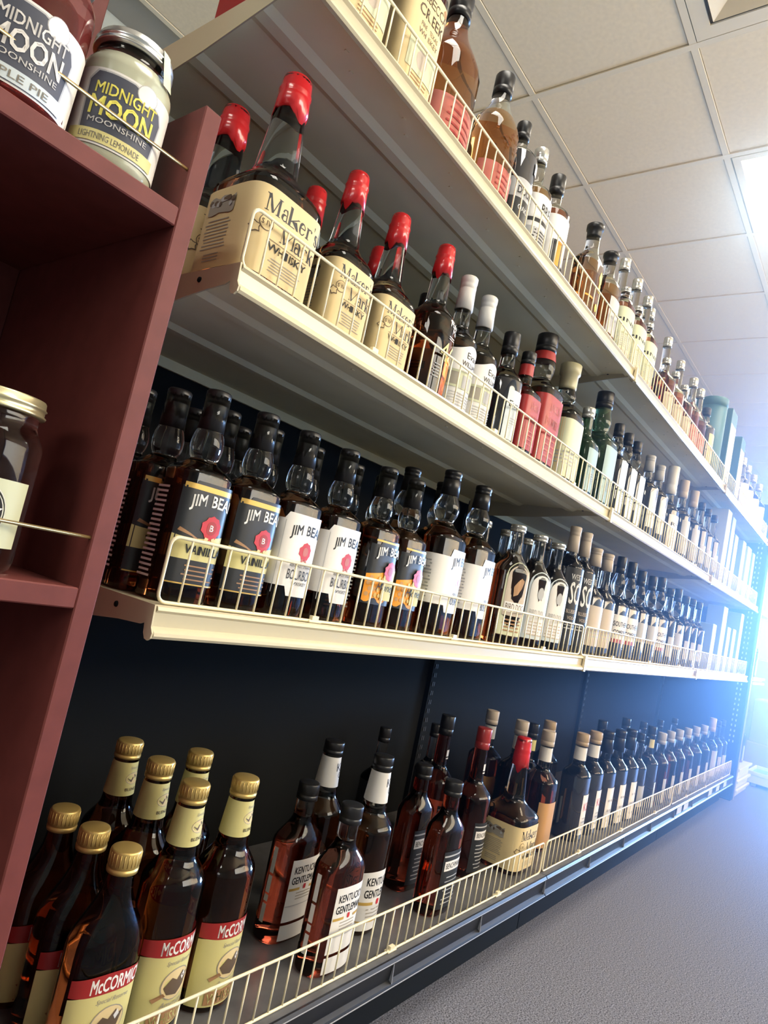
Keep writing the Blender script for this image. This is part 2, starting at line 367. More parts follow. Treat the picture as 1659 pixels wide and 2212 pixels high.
def rings(H, hw, hd, n, zs, zn, rn, zc, rt, bulge=None, foot=0.9, nn=2.0, curve=1.0):
    """H total, body to zs, shoulder to zn with neck radius rn, neck to zc with radius rt"""
    R = [(0, hw*foot, hd*foot, n), (0.0035, hw*0.975, hd*0.97, n), (0.009, hw, hd, n), (zs*0.5, hw, hd, n), (zs, hw, hd, n)]
    for i in range(1, 8):
        t = i/8; e = (1-math.cos(PI*t))/2; e = e**curve
        R.append((zs+(zn-zs)*t, hw+(rn-hw)*e, hd+(rn-hd)*e, n+(nn-n)*t))
    R.append((zn, rn, rn, nn))
    if bulge:      # bulb on the neck (z centre, height, radius)
        bz, bh, br = bulge
        for i in range(1, 8):
            t = i/8; z = bz-bh/2+bh*t
            if z > zn: base = rn+(rt-rn)*(z-zn)/(zc-zn); R.append((z, base+(br-base)*math.sin(PI*t)**0.8, base+(br-base)*math.sin(PI*t)**0.8, nn))
    else: R.append(((zn+zc)/2, (rn+rt)/2, (rn+rt)/2, nn))
    R.append((zc, rt, rt, nn)); R.append((H-0.006, rt*0.98, rt*0.98, nn))
    return R
def cap_mesh(z0, z1, r, m, style='plain', seg=24):
    mb = MB()
    if style == 'wax':
        rn = r; ph = random.uniform(0, 6)
        def wob(a, i): return (-0.018*abs(math.sin(1.5*a+ph))**6-0.006*abs(math.sin(2.5*a+1))) if i == 0 else 0
        L = z1-z0
        mb.lathe([(z0, rn*1.12), (z0+L*0.35, rn*1.04), (z0+L*0.42, rn*1.0), (z0+L*0.5, rn*1.08), (z0+L*0.56, rn*1.02), (z0+L*0.75, rn*0.98), (z1-0.004, rn*0.93), (z1-0.001, rn*0.8), (z1, rn*0.4)], 30, wob=wob)
    elif style == 'screw':
        L = z1-z0; P = [(z0, r), (z0+L*0.18, r*1.02), (z0+L*0.2, r*0.95), (z0+L*0.24, r*0.95), (z0+L*0.26, r*1.0), (z0+L*0.6, r), (z1-0.002, r), (z1-0.0005, r*0.95), (z1, r*0.88)]
        mb.lathe(P, seg)
        for k in range(seg):   # knurl ribs
            a = 2*PI*k/seg
            mb.tube([(r*math.sin(a), -r*math.cos(a), z0+L*0.35), (r*math.sin(a), -r*math.cos(a), z1-0.003)], r*0.035, 3)
    elif style == 'long':      # long foil sleeve with a cap band
        L = z1-z0
        mb.lathe([(z0, r*1.12), (z0+L*0.62, r*1.0), (z0+L*0.64, r*0.94), (z0+L*0.66, r*1.03), (z0+L*0.74, r*1.0), (z0+L*0.8, r*1.0), (z0+L*0.82, r*1.05), (z1-0.002, r*1.05), (z1, r*0.93)], seg)
    elif style == 'flange':
        L = z1-z0; mb.lathe([(z0, r), (z0+L*0.1, r*1.04), (z0+L*0.55, r*1.04), (z0+L*0.6, r*1.22), (z1-0.002, r*1.24), (z1, r*1.12)], seg)
    else:
        L = z1-z0; mb.lathe([(z0, r), (z0+L*0.3, r), (z0+L*0.32, r*0.95), (z0+L*0.35, r*1.0), (z1-0.002, r), (z1-0.0004, r*0.95), (z1, r*0.85)], seg)
    return mb.mesh('cap', m)
KIND = {}
def kind(k, desc, H, hw, hd, n, zs, zn, rn, zc, rt, cap, glass, fill=None, clear=None, labels=(), seg=28, cat='bottle', name='whiskey_bottle', **kw):
    b = Bottle(rings(H, hw, hd, n, zs, zn, rn, zc, rt, **kw))
    parts = [('glass_body', b.body(seg, fill if fill is not None else zs, [glass, clear or glassC], 'glass_body'))]
    cm, cs, cr = cap
    parts.append(('wax_seal' if cs == 'wax' else 'cap', cap_mesh(zc, H, cr, cm, cs)))
    for nm, zref, fn in labels:
        L = Label(b, zref); fn(L); parts.append((nm, L.mesh(nm)))
    KIND[k] = (desc, parts, cat, name, H, hw)
    return b
# ------------------------------------------------------------------ bottle kinds (labels carry the print that stands on them)
def side_print(L, s, z0, z1, w=0.030, n=14, m=INKW): L.lines(s, z0, z1, w, n, m, 0.45)
def L_van(L):
    L.rect(-0.035, 0.062, 0.022, 0.132, P_black, top=lambda u: 0.006 if -0.75 < u < 0.8 else -0.002, nc=24)
    L.rect(-0.033, 0.055, 0.128, 0.134, P_gold, nc=16)
    L.rect(-0.035, 0.062, 0.050, 0.078, P_yel, nc=16, top=lambda u: 0.004*math.sin(2.5*u))
    L.poly([(-0.03, 0.080), (-0.012, 0.076), (0.0, 0.070), (0.0, 0.073), (-0.014, 0.079), (-0.028, 0.084)], P_brown)
    L.text(0.008, 0.104, 'JIM BEAM', 0.017, INKW, 0.03, w=0.062, arch=0.25)
    L.disc(0.010, 0.089, 0.012, 0.013, INKR, 20, 0.10); L.disc(0.010, 0.089, 0.007, 0.008, P_red); L.text(0.010, 0.0855, 'B', 0.007, INKW)
    L.poly([(0.004, 0.078), (0.000, 0.068), (0.005, 0.071), (0.009, 0.077)], P_cream); L.poly([(0.012, 0.077), (0.015, 0.070), (0.020, 0.068), (0.016, 0.079)], P_cream)
    L.text(0.008, 0.057, 'VANILLA', 0.0095, INK, 0.02, w=0.050)
    L.lines(0.008, 0.026, 0.046, 0.050, 4, P_brown, 0.3); L.rect(-0.033, 0.055, 0.0225, 0.024, P_gold)
def L_vanside(L): side_print(L, -0.065, 0.022, 0.128, 0.026, 19)
def L_jb(L):
    L.rect(-0.085, 0.066, 0.040, 0.126, P_white, nc=30, top=lambda u: 0.009 if -0.28 < u < 0.78 else 0, bot=lambda u: -0.012 if -0.05 < u < 0.6 else 0)
    L.text(0.008, 0.101, 'JIM BEAM', 0.017, INK, 0.03, w=0.062, arch=0.25)
    L.disc(0.008, 0.088, 0.0095, 0.0115, INKR, 20, 0.10); L.disc(0.008, 0.088, 0.005, 0.006, P_pink)
    L.poly([(0.003, 0.078), (0.001, 0.071), (0.005, 0.073), (0.008, 0.078)], P_pink); L.poly([(0.009, 0.078), (0.011, 0.073), (0.014, 0.072), (0.012, 0.078)], P_pink)
    L.text(0.008, 0.0665, 'KENTUCKY STRAIGHT', 0.0035, INK, 0.01, w=0.042)
    L.text(0.008, 0.050, 'BOURBON', 0.013, INK, 0.0, w=0.046); L.text(0.008, 0.043, 'WHISKEY', 0.0045, INK, 0.0, w=0.026)
    side_print(L, -0.062, 0.05, 0.118, 0.028, 12, P_grey); L.rect(-0.033, -0.032, 0.03, 0.124, P_grey)
def L_hon(L):
    L.rect(-0.035, 0.062, 0.036, 0.128, P_black, top=lambda u: 0.007 if -0.6 < u < 0.8 else -0.002, nc=24)
    L.rect(-0.028, 0.05, 0.1305, 0.1335, P_gold, nc=16)
    L.rect(-0.034, 0.060, 0.042, 0.088, P_orange, nc=20, top=lambda u: 0.008*u, bot=lambda u: 0.004*math.sin(9*u))
    for i in range(5):
        for j in range(4):
            if (i+j) % 5 != 4: L.disc(-0.028+0.0085*i+0.004*(j % 2), 0.050+0.0085*j, 0.0036, 0.0036, P_gold if i > 1 else P_amberL, 6)
    L.rect(0.0, 0.058, 0.044, 0.092, P_yel, nc=12, top=lambda u: 0.004*u)
    L.text(0.008, 0.104, 'JIM BEAM', 0.017, INKW, 0.03, w=0.062, arch=0.25)
    L.disc(0.012, 0.089, 0.012, 0.014, INKR, 20, 0.10); L.disc(0.012, 0.089, 0.006, 0.007, P_red)
    L.text(0.008, 0.054, 'Honey', 0.016, INK, 0.0, w=0.044, slant=0.3)
def L_jbL(L):
    L.rect(-0.11, 0.075, 0.055, 0.140, P_white, nc=34, top=lambda u: 0.014 if 0.0 < u < 0.85 else 0, bot=lambda u: -0.012 if 0.1 < u < 0.75 else 0)
    L.text(0.026, 0.118, 'JIM BEAM', 0.020, INK, 0.03, w=0.070, arch=0.25)
    L.disc(0.026, 0.099, 0.0105, 0.014, INKR, 20, 0.1); L.disc(0.026, 0.099, 0.005, 0.007, P_pink)
    L.text(0.026, 0.075, 'KENTUCKY', 0.0045, INK, 0.01, w=0.03); L.text(0.026, 0.058, 'BOURBON', 0.013, INK, 0.0, w=0.05)
    side_print(L, -0.07, 0.062, 0.13, 0.04, 12, P_grey)
kind('van', 'square bourbon bottle with black vanilla label and red seal', 0.248, 0.036, 0.030, 4, 0.146, 0.166, 0.0150, 0.200, 0.0150, (blackcap, 'long', 0.0140), glassW, labels=[('label', 0.08, L_van), ('side_label', 0.08, L_vanside)], bulge=(0.182, 0.036, 0.0190))
kind('jb', 'square bourbon bottle with white label and red wax seal', 0.249, 0.036, 0.030, 4, 0.146, 0.166, 0.0150, 0.200, 0.0150, (blackcap, 'long', 0.0140), glassW, labels=[('label', 0.08, L_jb)], bulge=(0.182, 0.036, 0.0190))
kind('hon', 'square bourbon bottle with black and orange honeycomb label', 0.249, 0.036, 0.030, 4, 0.146, 0.166, 0.0150, 0.200, 0.0150, (blackcap, 'long', 0.0140), glassW, labels=[('label', 0.08, L_hon), ('side_label', 0.08, L_vanside)], bulge=(0.182, 0.036, 0.0190))
kind('jbL', 'tall bourbon bottle with black cap and wide white label', 0.296, 0.050, 0.040, 3.2, 0.168, 0.203, 0.0165, 0.250, 0.0155, (blackcap, 'long', 0.0155), glassW, labels=[('label', 0.1, L_jbL)], bulge=(0.226, 0.042, 0.0235))
def L_bird(L):
    arch = lambda r: (lambda u: -r*(1-math.sqrt(max(0, 1-u*u))))
    L.rect(-0.028, 0.034, 0.020, 0.172, P_sage, nc=20, top=arch(0.03)); L.rect(-0.024, 0.030, 0.060, 0.165, P_tan, nc=20, top=arch(0.026))
    L.poly([(-0.006, 0.10), (0.004, 0.105), (0.012, 0.12), (0.016, 0.135), (0.008, 0.140), (0.0, 0.132), (-0.008, 0.12)], P_brown)
    L.rect(-0.006, 0.012, 0.160, 0.170, INK)
    L.rect(-0.022, 0.028, 0.068, 0.088, P_white); L.text(0.003, 0.071, 'BIRD DOG', 0.014, INKB, 0.0, w=0.044)
    L.lines(0.003, 0.026, 0.055, 0.045, 4, P_brown, 0.4)
kind('bird', 'round-shouldered amber whiskey bottle with tall arched label', 0.251, 0.042, 0.034, 2.3, 0.150, 0.198, 0.0155, 0.236, 0.0145, (clearcap, 'plain', 0.017), glassW, labels=[('label', 0.08, L_bird)])
def L_birdp(L):
    arch = lambda r: (lambda u: -r*(1-math.sqrt(max(0, 1-u*u))))
    L.rect(-0.028, 0.034, 0.020, 0.168, P_pale, nc=20, top=arch(0.03)); L.rect(-0.023, 0.029, 0.030, 0.160, P_white, nc=20, top=arch(0.026))
    L.disc(0.003, 0.12, 0.008, 0.014, P_grey); L.text(0.003, 0.071, 'BIRD DOG', 0.013, P_grey, 0.0, w=0.042); L.lines(0.003, 0.026, 0.06, 0.045, 5, P_tan, 0.4)
kind('birdp', 'round-shouldered whiskey bottle with pale arched label', 0.251, 0.040, 0.033, 2.3, 0.150, 0.198, 0.0155, 0.236, 0.0145, (clearcap, 'plain', 0.017), glassW, labels=[('label', 0.08, L_birdp)])
def L_west(L):
    L.rect(-0.036, 0.036, 0.02, 0.205, P_black, nc=14)
    L.text(0.006, 0.176, 'WESTERN', 0.014, INKW, 0.01, w=0.054); L.text(0.008, 0.118, 'SON', 0.052, INKW, 0.02, w=0.054)
    L.text(0.0, 0.095, 'BLUEBERRY', 0.009, P_tan, 0.0, w=0.04); L.text(0.0, 0.080, 'VODKA', 0.008, P_tan, 0.0, w=0.03); L.lines(0, 0.055, 0.07, 0.045, 2, P_grey, 0.4)
kind('west', 'slim black bottle with tall white lettering and tan neck', 0.309, 0.035, 0.035, 2, 0.205, 0.24, 0.0135, 0.245, 0.013, (P_tan, 'long', 0.0135), glassD, labels=[('label', 0.08, L_west)])
def L_plain(paper, z0, z1, s0=-0.034, s1=0.036, txt='', ink=INK, n=4, th=0.010, band=None):
    def f(L):
        L.rect(s0, s1, z0, z1, paper); h = z1-z0; c = (s0+s1)/2; w = (s1-s0)
        if txt: L.text(c, z1-0.22*h-th, txt, th, ink, 0.01, w=w*0.75)
        if band: L.rect(s0, s1, z0+0.02*h, z0+0.16*h, band)
        if n: L.lines(c, z0+0.2*h, z0+0.45*h, w*0.6, n, P_grey if paper is not P_black else P_tan, 0.35)
    return f
kind('tan', 'square-shouldered bottle with wide tan label and dark neck', 0.284, 0.040, 0.036, 2.6, 0.150, 0.185, 0.015, 0.235, 0.0135, (P_tan, 'long', 0.0155), glassD, labels=[('label', 0.08, L_plain(P_tan, 0.025, 0.13, -0.05, 0.04, '', n=3))])
def L_soco(L):
    L.rect(-0.05, 0.036, 0.045, 0.125, P_white, nc=16); L.rect(-0.05, 0.036, 0.045, 0.056, P_red, nc=12)
    L.text(-0.006, 0.092, 'SOUTHERN', 0.014, INK, 0.02, w=0.066); L.text(-0.006, 0.068, 'COMFORT', 0.014, INK, 0.02, w=0.06)
kind('soco', 'square liqueur bottle with white label and dark printed name', 0.296, 0.040, 0.036, 3, 0.150, 0.18, 0.0125, 0.245, 0.0125, (blackcap, 'plain', 0.0135), glassD, labels=[('label', 0.08, L_soco)], bulge=(0.212, 0.055, 0.021))
kind('dkband', 'dark square bottle with two-tone banded label', 0.285, 0.040, 0.036, 3, 0.150, 0.18, 0.0125, 0.235, 0.0125, (blackcap, 'plain', 0.0135), glassD, labels=[('label', 0.08, L_plain(P_grey, 0.06, 0.12, -0.045, 0.035, '', band=P_tan, n=2))], bulge=(0.205, 0.05, 0.020))
kind('dkslim', 'slim dark bottle with shiny shoulders and small pale label', 0.272, 0.034, 0.034, 2.4, 0.155, 0.19, 0.0125, 0.24, 0.012, (blackcap, 'plain', 0.0135), glassD, labels=[('label', 0.08, L_plain(P_grey, 0.03, 0.10, -0.03, 0.03, '', n=3))])
# second shelf
def L_mm(a, H1, k):
    def f(L):
        L.rect(-3.05*a, 0.93*a, 0.012*k, H1, P_cream, nc=40)
        L.serif(0.06*a, H1-0.030*k, "Maker's", 0.021*k, INK, 1.60*a)
        L.serif(0.30*a, H1-0.056*k, 'Mark', 0.020*k, INK, 1.05*a)
        L.disc(-0.62*a, H1-0.044*k, 0.0095*k, 0.0095*k, INKB, 18); L.disc(-0.62*a, H1-0.044*k, 0.0085*k, 0.0085*k, P_cream, 18); L.text(-0.62*a, H1-0.047*k, 'S IV', 0.006*k, INKB, 0.01)
        L.disc(-0.85*a, H1-0.054*k, 0.0055*k, 0.0055*k, INKB, 10, 0.5); L.disc(-0.85*a, H1-0.054*k, 0.0042*k, 0.0042*k, P_cream, 10, 0.5)
        L.text(0.06*a, H1-0.072*k, 'WHISKY', 0.0095*k, INK, 0.01, w=1.1*a); L.rect(-0.5*a, 0.6*a, H1-0.0605*k, H1-0.0598*k, INKB)
        L.lines(0.06*a, 0.020*k, H1-0.078*k, 0.95*a, 5, INKG, 0.3)
        # left face: engraved mill picture and small print
        c = -1.92*a; random.seed(3)
        L.rect(c-0.42*a, c+0.42*a, H1-0.034*k, H1-0.013*k, INKG, nc=10, top=lambda u: 0.002*k*math.sin(7*u), bot=lambda u: 0.0015*k*math.cos(5*u))
        for i in range(9): L.disc(c-0.36*a+0.09*a*i, H1-(0.016+0.010*random.random())*k, 0.0045*k, 0.0035*k, P_grey if i % 2 else INKB, 7)
        L.lines(c, 0.036*k, H1-0.040*k, 0.85*a, 9, INKG, 0.32); L.lines(c, 0.020*k, 0.032*k, 0.5*a, 3, INKG, 0.32)
    return f
kind('mm1', 'large square whisky bottle with cream label and dripping red wax', 0.301, 0.056, 0.056, 5, 0.124, 0.168, 0.028, 0.256, 0.0195, (waxm, 'wax', 0.0200), glassW, labels=[('label', 0.06, L_mm(0.056, 0.116, 1.0))], seg=32)
kind('mm2', 'square whisky bottle with cream label and red wax neck', 0.253, 0.042, 0.042, 5, 0.106, 0.145, 0.0215, 0.210, 0.0155, (waxm, 'wax', 0.0160), glassW, labels=[('label', 0.06, L_mm(0.042, 0.102, 0.85))], seg=32)
kind('mm0', 'large whisky bottle with cream label and red wax cap', 0.301, 0.057, 0.057, 5, 0.118, 0.160, 0.026, 0.240, 0.0185, (waxm, 'wax', 0.0190), glassW, labels=[('label', 0.06, L_mm(0.057, 0.110, 1.0))], seg=28)
def L_46(L):
    L.text(0.018, 0.122, "Maker's", 0.009, INKW, 0.01, w=0.036); L.text(0.022, 0.112, 'Mark', 0.009, INKW, 0.01, w=0.026); L.lines(0.018, 0.100, 0.107, 0.036, 2, INKW, 0.35)
    L.text(0.008, 0.062, '46', 0.032, P_yel, 0.0, w=0.040); L.lines(-0.012, 0.03, 0.055, 0.018, 5, P_grey, 0.35)
    L.poly([(0.028, 0.150), (0.034, 0.144), (0.037, 0.130), (0.033, 0.134)], waxm)
kind('mm46', 'bottle printed 46 in gold with red wax neck', 0.266, 0.040, 0.040, 2.4, 0.128, 0.168, 0.0175, 0.222, 0.0150, (waxm, 'wax', 0.0155), glassW, fill=0.15, labels=[('printed_label', 0.08, L_46)])
def L_ew(L):
    L.rect(-0.075, 0.036, 0.006, 0.106, P_white, nc=28, top=lambda u: 0.012*math.exp(-((u-0.35)/0.38)**2))
    L.text(0.004, 0.094, 'Evan', 0.011, INK, 0.01, w=0.030); L.text(0.004, 0.080, 'WILLIAMS', 0.009, INK, 0.01, w=0.046)
    L.rect(-0.05, 0.03, 0.04, 0.070, P_sage); L.rect(-0.045, -0.02, 0.044, 0.066, INKG); L.rect(-0.012, 0.010, 0.042, 0.064, P_grey)
    L.lines(-0.005, 0.010, 0.034, 0.055, 5, P_grey, 0.35)
kind('ew', 'slim whiskey bottle with white cap sleeve and white arched label', 0.249, 0.036, 0.036, 2.3, 0.125, 0.158, 0.0150, 0.188, 0.0140, (whitecap, 'long', 0.0145), glassW, labels=[('label', 0.06, L_ew)])
kind('ewb', 'dark-capped whiskey bottle with pale grey lettered label', 0.226, 0.036, 0.036, 2.3, 0.125, 0.158, 0.0150, 0.182, 0.0140, (blackcap, 'plain', 0.0165), glassD, labels=[('label', 0.06, L_plain(P_pale, 0.01, 0.105, -0.012, 0.036, 'Evan', n=5, th=0.012))])
def L_fire(a, H1):
    def f(L):
        L.rect(-2.6*a, 0.95*a, 0.012, H1, P_red, nc=30); L.text(0, H1-0.25*H1, 'JACK', 0.15*H1, P_pink, 0.01, w=1.1*a); L.text(0, H1-0.42*H1, "DANIEL'S", 0.12*H1, P_pink, 0.01, w=1.4*a)
        L.lines(0, 0.02, H1*0.45, 1.1*a, 4, P_pink, 0.3); L.lines(-1.8*a, 0.03, H1*0.8, 1.0*a, 7, P_pink, 0.2)
    return f
kind('fireS', 'small red-labelled whiskey bottle with black and silver cap', 0.217, 0.034, 0.034, 5, 0.125, 0.150, 0.0150, 0.190, 0.0135, (blackcap, 'plain', 0.0150), glassW, labels=[('label', 0.06, L_fire(0.034, 0.118)), ('neck_foil', 0.17, lambda L: L.rect(-0.04, 0.04, 0.166, 0.190, P_red, nc=20))])
kind('fireL', 'large red-labelled whiskey bottle with broad red foil neck', 0.299, 0.048, 0.048, 5, 0.165, 0.200, 0.0220, 0.258, 0.0210, (blackcap, 'plain', 0.0230), glassW, labels=[('label', 0.06, L_fire(0.048, 0.153)), ('neck_foil', 0.24, lambda L: L.rect(-0.064, 0.064, 0.238, 0.260, P_red, nc=24))], bulge=(0.225, 0.045, 0.027))
kind('bei', 'large bottle with beige foil neck and pale leaf-patterned label', 0.287, 0.045, 0.045, 4.5, 0.155, 0.195, 0.0200, 0.225, 0.0190, (beigecap, 'flange', 0.0200), glassW, labels=[('label', 0.06, L_plain(P_sage, 0.012, 0.145, -0.12, 0.04, '', n=4)), ('side_label', 0.06, lambda L: L.rect(-0.12, -0.05, 0.012, 0.146, P_cream, nc=12))], bulge=(0.205, 0.03, 0.024))
kind('grnS', 'small green glass whiskey bottle with silver cap and pale label', 0.221, 0.034, 0.034, 4, 0.125, 0.155, 0.0150, 0.195, 0.0140, (clearcap, 'plain', 0.0155), glassG, clear=glassG, labels=[('label', 0.06, L_plain(P_mint, 0.012, 0.115, -0.03, 0.033, '', n=5))])
kind('grnL', 'large green glass whiskey bottle with black cap and pale label', 0.306, 0.046, 0.046, 4.5, 0.165, 0.200, 0.0210, 0.262, 0.0200, (blackcap, 'plain', 0.0220), glassG, clear=glassG, labels=[('label', 0.06, L_plain(P_mint, 0.012, 0.155, -0.04, 0.045, '', n=6))], bulge=(0.225, 0.04, 0.026))
kind('pal', 'slender dark-necked bottle with slanted pale label', 0.256, 0.034, 0.034, 4, 0.150, 0.175, 0.0130, 0.220, 0.0125, (blackcap, 'plain', 0.0140), glassD, labels=[('label', 0.06, L_plain(P_pale, 0.012, 0.150, -0.025, 0.034, '', n=5))], bulge=(0.195, 0.035, 0.018))
kind('ovl', 'dark bottle with white rounded label below a long cap', 0.256, 0.036, 0.036, 2.2, 0.150, 0.180, 0.0130, 0.205, 0.0125, (P_grey, 'long', 0.0145), glassD, labels=[('label', 0.06, lambda L: (L.rect(-0.03, 0.034, 0.03, 0.155, P_white, nc=16, top=lambda u: -0.02*u*u), L.lines(0, 0.05, 0.10, 0.035, 3, P_grey)))])
kind('wht', 'bottle with tall white foil sleeve and square white label', 0.298, 0.042, 0.036, 2.6, 0.140, 0.175, 0.0150, 0.200, 0.0140, (whitecap, 'plain', 0.0185), glassD, labels=[('label', 0.06, L_plain(P_white, 0.01, 0.125, -0.045, 0.036, 'RYE', n=3, th=0.012))])
kind('wrp', 'dark bottle with pale wrapped neck and long side label', 0.290, 0.036, 0.036, 3, 0.155, 0.19, 0.0150, 0.225, 0.0140, (P_tan, 'plain', 0.0165), glassD, labels=[('label', 0.06, L_plain(P_grey, 0.02, 0.140, -0.04, 0.034, '', n=4))])
# top shelf
def L_rc(L):
    L.rect(-0.118, 0.040, 0.010, 0.168, P_cream, nc=34)
    L.text(0.004, 0.142, 'REBECCA', 0.014, INKB, 0.02, w=0.064); L.text(0.004, 0.119, 'CREEK', 0.016, INKB, 0.02, w=0.058); L.disc(0.030, 0.16, 0.005, 0.005, P_brown, 10, 0.3)
    L.text(0.004, 0.104, 'FINE TEXAS', 0.007, INKB, 0.0, w=0.04); L.text(0.004, 0.092, 'WHISKEY', 0.008, INKB, 0.0, w=0.045)
    L.rect(-0.03, 0.036, 0.035, 0.082, P_sage); L.disc(0.0, 0.058, 0.012, 0.014, P_tan); L.lines(0.0, 0.016, 0.032, 0.05, 3, P_brown, 0.3)
kind('rc', 'big square whiskey bottle with cream label framed by wire basket', 0.300, 0.044, 0.044, 4.5, 0.180, 0.220, 0.0180, 0.262, 0.0170, (blackcap, 'plain', 0.0190), glassR, labels=[('label', 0.06, L_rc)])
def L_pinklow(z, w=0.07):
    def f(L):
        L.rect(-w*1.1, w*0.75, 0.006, z, P_pink, nc=26); L.lines(0, z*0.25, z*0.85, w*0.9, 4, P_red, 0.3)
    return f
kind('rnd', 'big round-shouldered amber bottle with black cap and pink label', 0.287, 0.057, 0.050, 2.3, 0.150, 0.238, 0.0185, 0.245, 0.0175, (blackcap, 'plain', 0.0200), glassA, labels=[('label', 0.04, L_pinklow(0.075))], fill=0.165, clear=glassW, curve=0.8)  # upper glass takes the darker whiskey tint to stand in for shade
kind('rnd2', 'round-shouldered amber bottle with embossed glass and red-pink label', 0.260, 0.048, 0.042, 2.3, 0.145, 0.215, 0.0165, 0.220, 0.0160, (blackcap, 'plain', 0.0180), glassA, labels=[('label', 0.04, L_pinklow(0.066, 0.055)), ('embossing', 0.1, lambda L: [L.disc(random.uniform(-0.04, 0.05), random.uniform(0.09, 0.15), 0.004, 0.0025, glassA, 6) for _ in range(26)])], fill=0.17, curve=0.8)
def L_dkv(L):
    L.rect(-0.06, 0.034, 0.012, 0.100, P_grey, nc=20); L.rect(-0.045, 0.03, 0.02, 0.062, P_black, nc=14)
    L.text(0.0, 0.070, 'DOUBLE', 0.014, INK, 0.02, w=0.052); L.text(0.0, 0.040, 'OAKED', 0.010, INKW, 0.01, w=0.04); L.rect(0.008, 0.028, 0.125, 0.148, P_white); L.lines(0.018, 0.128, 0.145, 0.014, 3, P_grey)
kind('dkv', 'dark slim bottle with small white sticker and grey label', 0.231, 0.036, 0.036, 2.4, 0.155, 0.180, 0.0130, 0.196, 0.0125, (blackcap, 'plain', 0.0140), glassD, labels=[('label', 0.06, L_dkv)])
def L_br(L):
    L.rect(-0.055, 0.036, 0.010, 0.118, P_white, nc=20); L.rect(-0.05, 0.034, 0.020, 0.050, P_grey); L.rect(-0.055, 0.036, 0.060, 0.068, INK, nc=16)
    L.text(0.008, 0.080, 'BREW', 0.020, INK, 0.02, w=0.05); L.lines(0, 0.022, 0.048, 0.06, 4, INK, 0.4)
kind('clr', 'bottle with clear glass neck and white lettered label', 0.233, 0.037, 0.037, 2.4, 0.130, 0.160, 0.0140, 0.200, 0.0135, (clearcap, 'plain', 0.0145), glassA, labels=[('label', 0.06, L_br)])
def L_or(L):
    L.rect(-0.055, 0.036, 0.030, 0.128, P_white, nc=20); L.rect(-0.03, 0.000, 0.020, 0.075, P_black); L.rect(-0.016, -0.004, 0.024, 0.074, P_orange); L.lines(0.018, 0.036, 0.07, 0.026, 4, P_grey)
kind('blk', 'bottle with tall black cap and white label marked by orange strip', 0.233, 0.037, 0.037, 2.4, 0.140, 0.168, 0.0145, 0.190, 0.0140, (blackcap, 'plain', 0.0160), glassR, labels=[('label', 0.06, L_or)])
kind('flat', 'clear flask-shaped bottle of amber spirit with wide black stopper', 0.254, 0.046, 0.030, 3, 0.150, 0.192, 0.0170, 0.222, 0.0160, (blackcap, 'flange', 0.0165), glassA, fill=0.14, labels=[('printed_label', 0.08, lambda L: (L.disc(0.014, 0.122, 0.008, 0.014, INKY, 10, 0.2), L.disc(0.014, 0.098, 0.006, 0.010, INKY, 8, 0.3), L.disc(0.012, 0.05, 0.006, 0.010, INKY, 9), L.rect(-0.04, -0.012, 0.060, 0.064, P_orange)))])
kind('flat2', 'clear square bottle with black stopper and grey printed front', 0.248, 0.040, 0.036, 3, 0.150, 0.190, 0.0165, 0.222, 0.0160, (blackcap, 'flange', 0.0160), glassA, labels=[('label', 0.08, L_plain(P_grey, 0.03, 0.12, -0.03, 0.036, '', n=4))])
kind('stp', 'tall slim bottle with clear glass stopper neck against the ceiling', 0.360, 0.031, 0.031, 2.3, 0.205, 0.245, 0.0135, 0.325, 0.0135, (clearcap, 'plain', 0.0150), glassR, labels=[('label', 0.08, L_plain(P_sage, 0.02, 0.17, -0.04, 0.034, '', n=4))], seg=22)
kind('lab', 'short-necked red-brown spirit bottle with tall sage label', 0.206, 0.042, 0.028, 2.8, 0.150, 0.186, 0.0120, 0.192, 0.0115, (clearcap, 'plain', 0.0130), glassR, labels=[('label', 0.08, L_plain(P_sage, 0.008, 0.138, -0.075, 0.040, 'PINE', n=6, th=0.010, band=P_tan))], seg=24)
kind('cogn', 'smoky red-brown bottle with silver cap', 0.270, 0.040, 0.036, 2.3, 0.140, 0.190, 0.0140, 0.235, 0.0135, (clearcap, 'plain', 0.0150), glassR, labels=[('label', 0.08, L_plain(P_pink, 0.02, 0.09, -0.045, 0.036, '', n=3))], seg=22)
kind('shortr', 'short dark red bottle with silver cap behind wire basket', 0.199, 0.038, 0.036, 2.3, 0.120, 0.160, 0.0120, 0.180, 0.0115, (clearcap, 'plain', 0.0130), glassR, labels=[('label', 0.06, L_plain(P_tan, 0.015, 0.08, -0.04, 0.034, '', n=3))], seg=22)
kind('dksh', 'dark bottle with cream label beside green cylinder carton', 0.236, 0.038, 0.038, 2.3, 0.150, 0.185, 0.0150, 0.205, 0.0145, (blackcap, 'plain', 0.0160), glassD, labels=[('label', 0.06, L_plain(P_cream, 0.02, 0.13, -0.03, 0.036, '', n=4))], seg=22)
kind('farw', 'pale bottle with white label near far end of top shelf', 0.270, 0.038, 0.038, 2.4, 0.150, 0.185, 0.0150, 0.230, 0.0145, (clearcap, 'plain', 0.0160), glassC, labels=[('label', 0.06, L_plain(P_white, 0.02, 0.14, -0.05, 0.036, '', n=4))], seg=20)
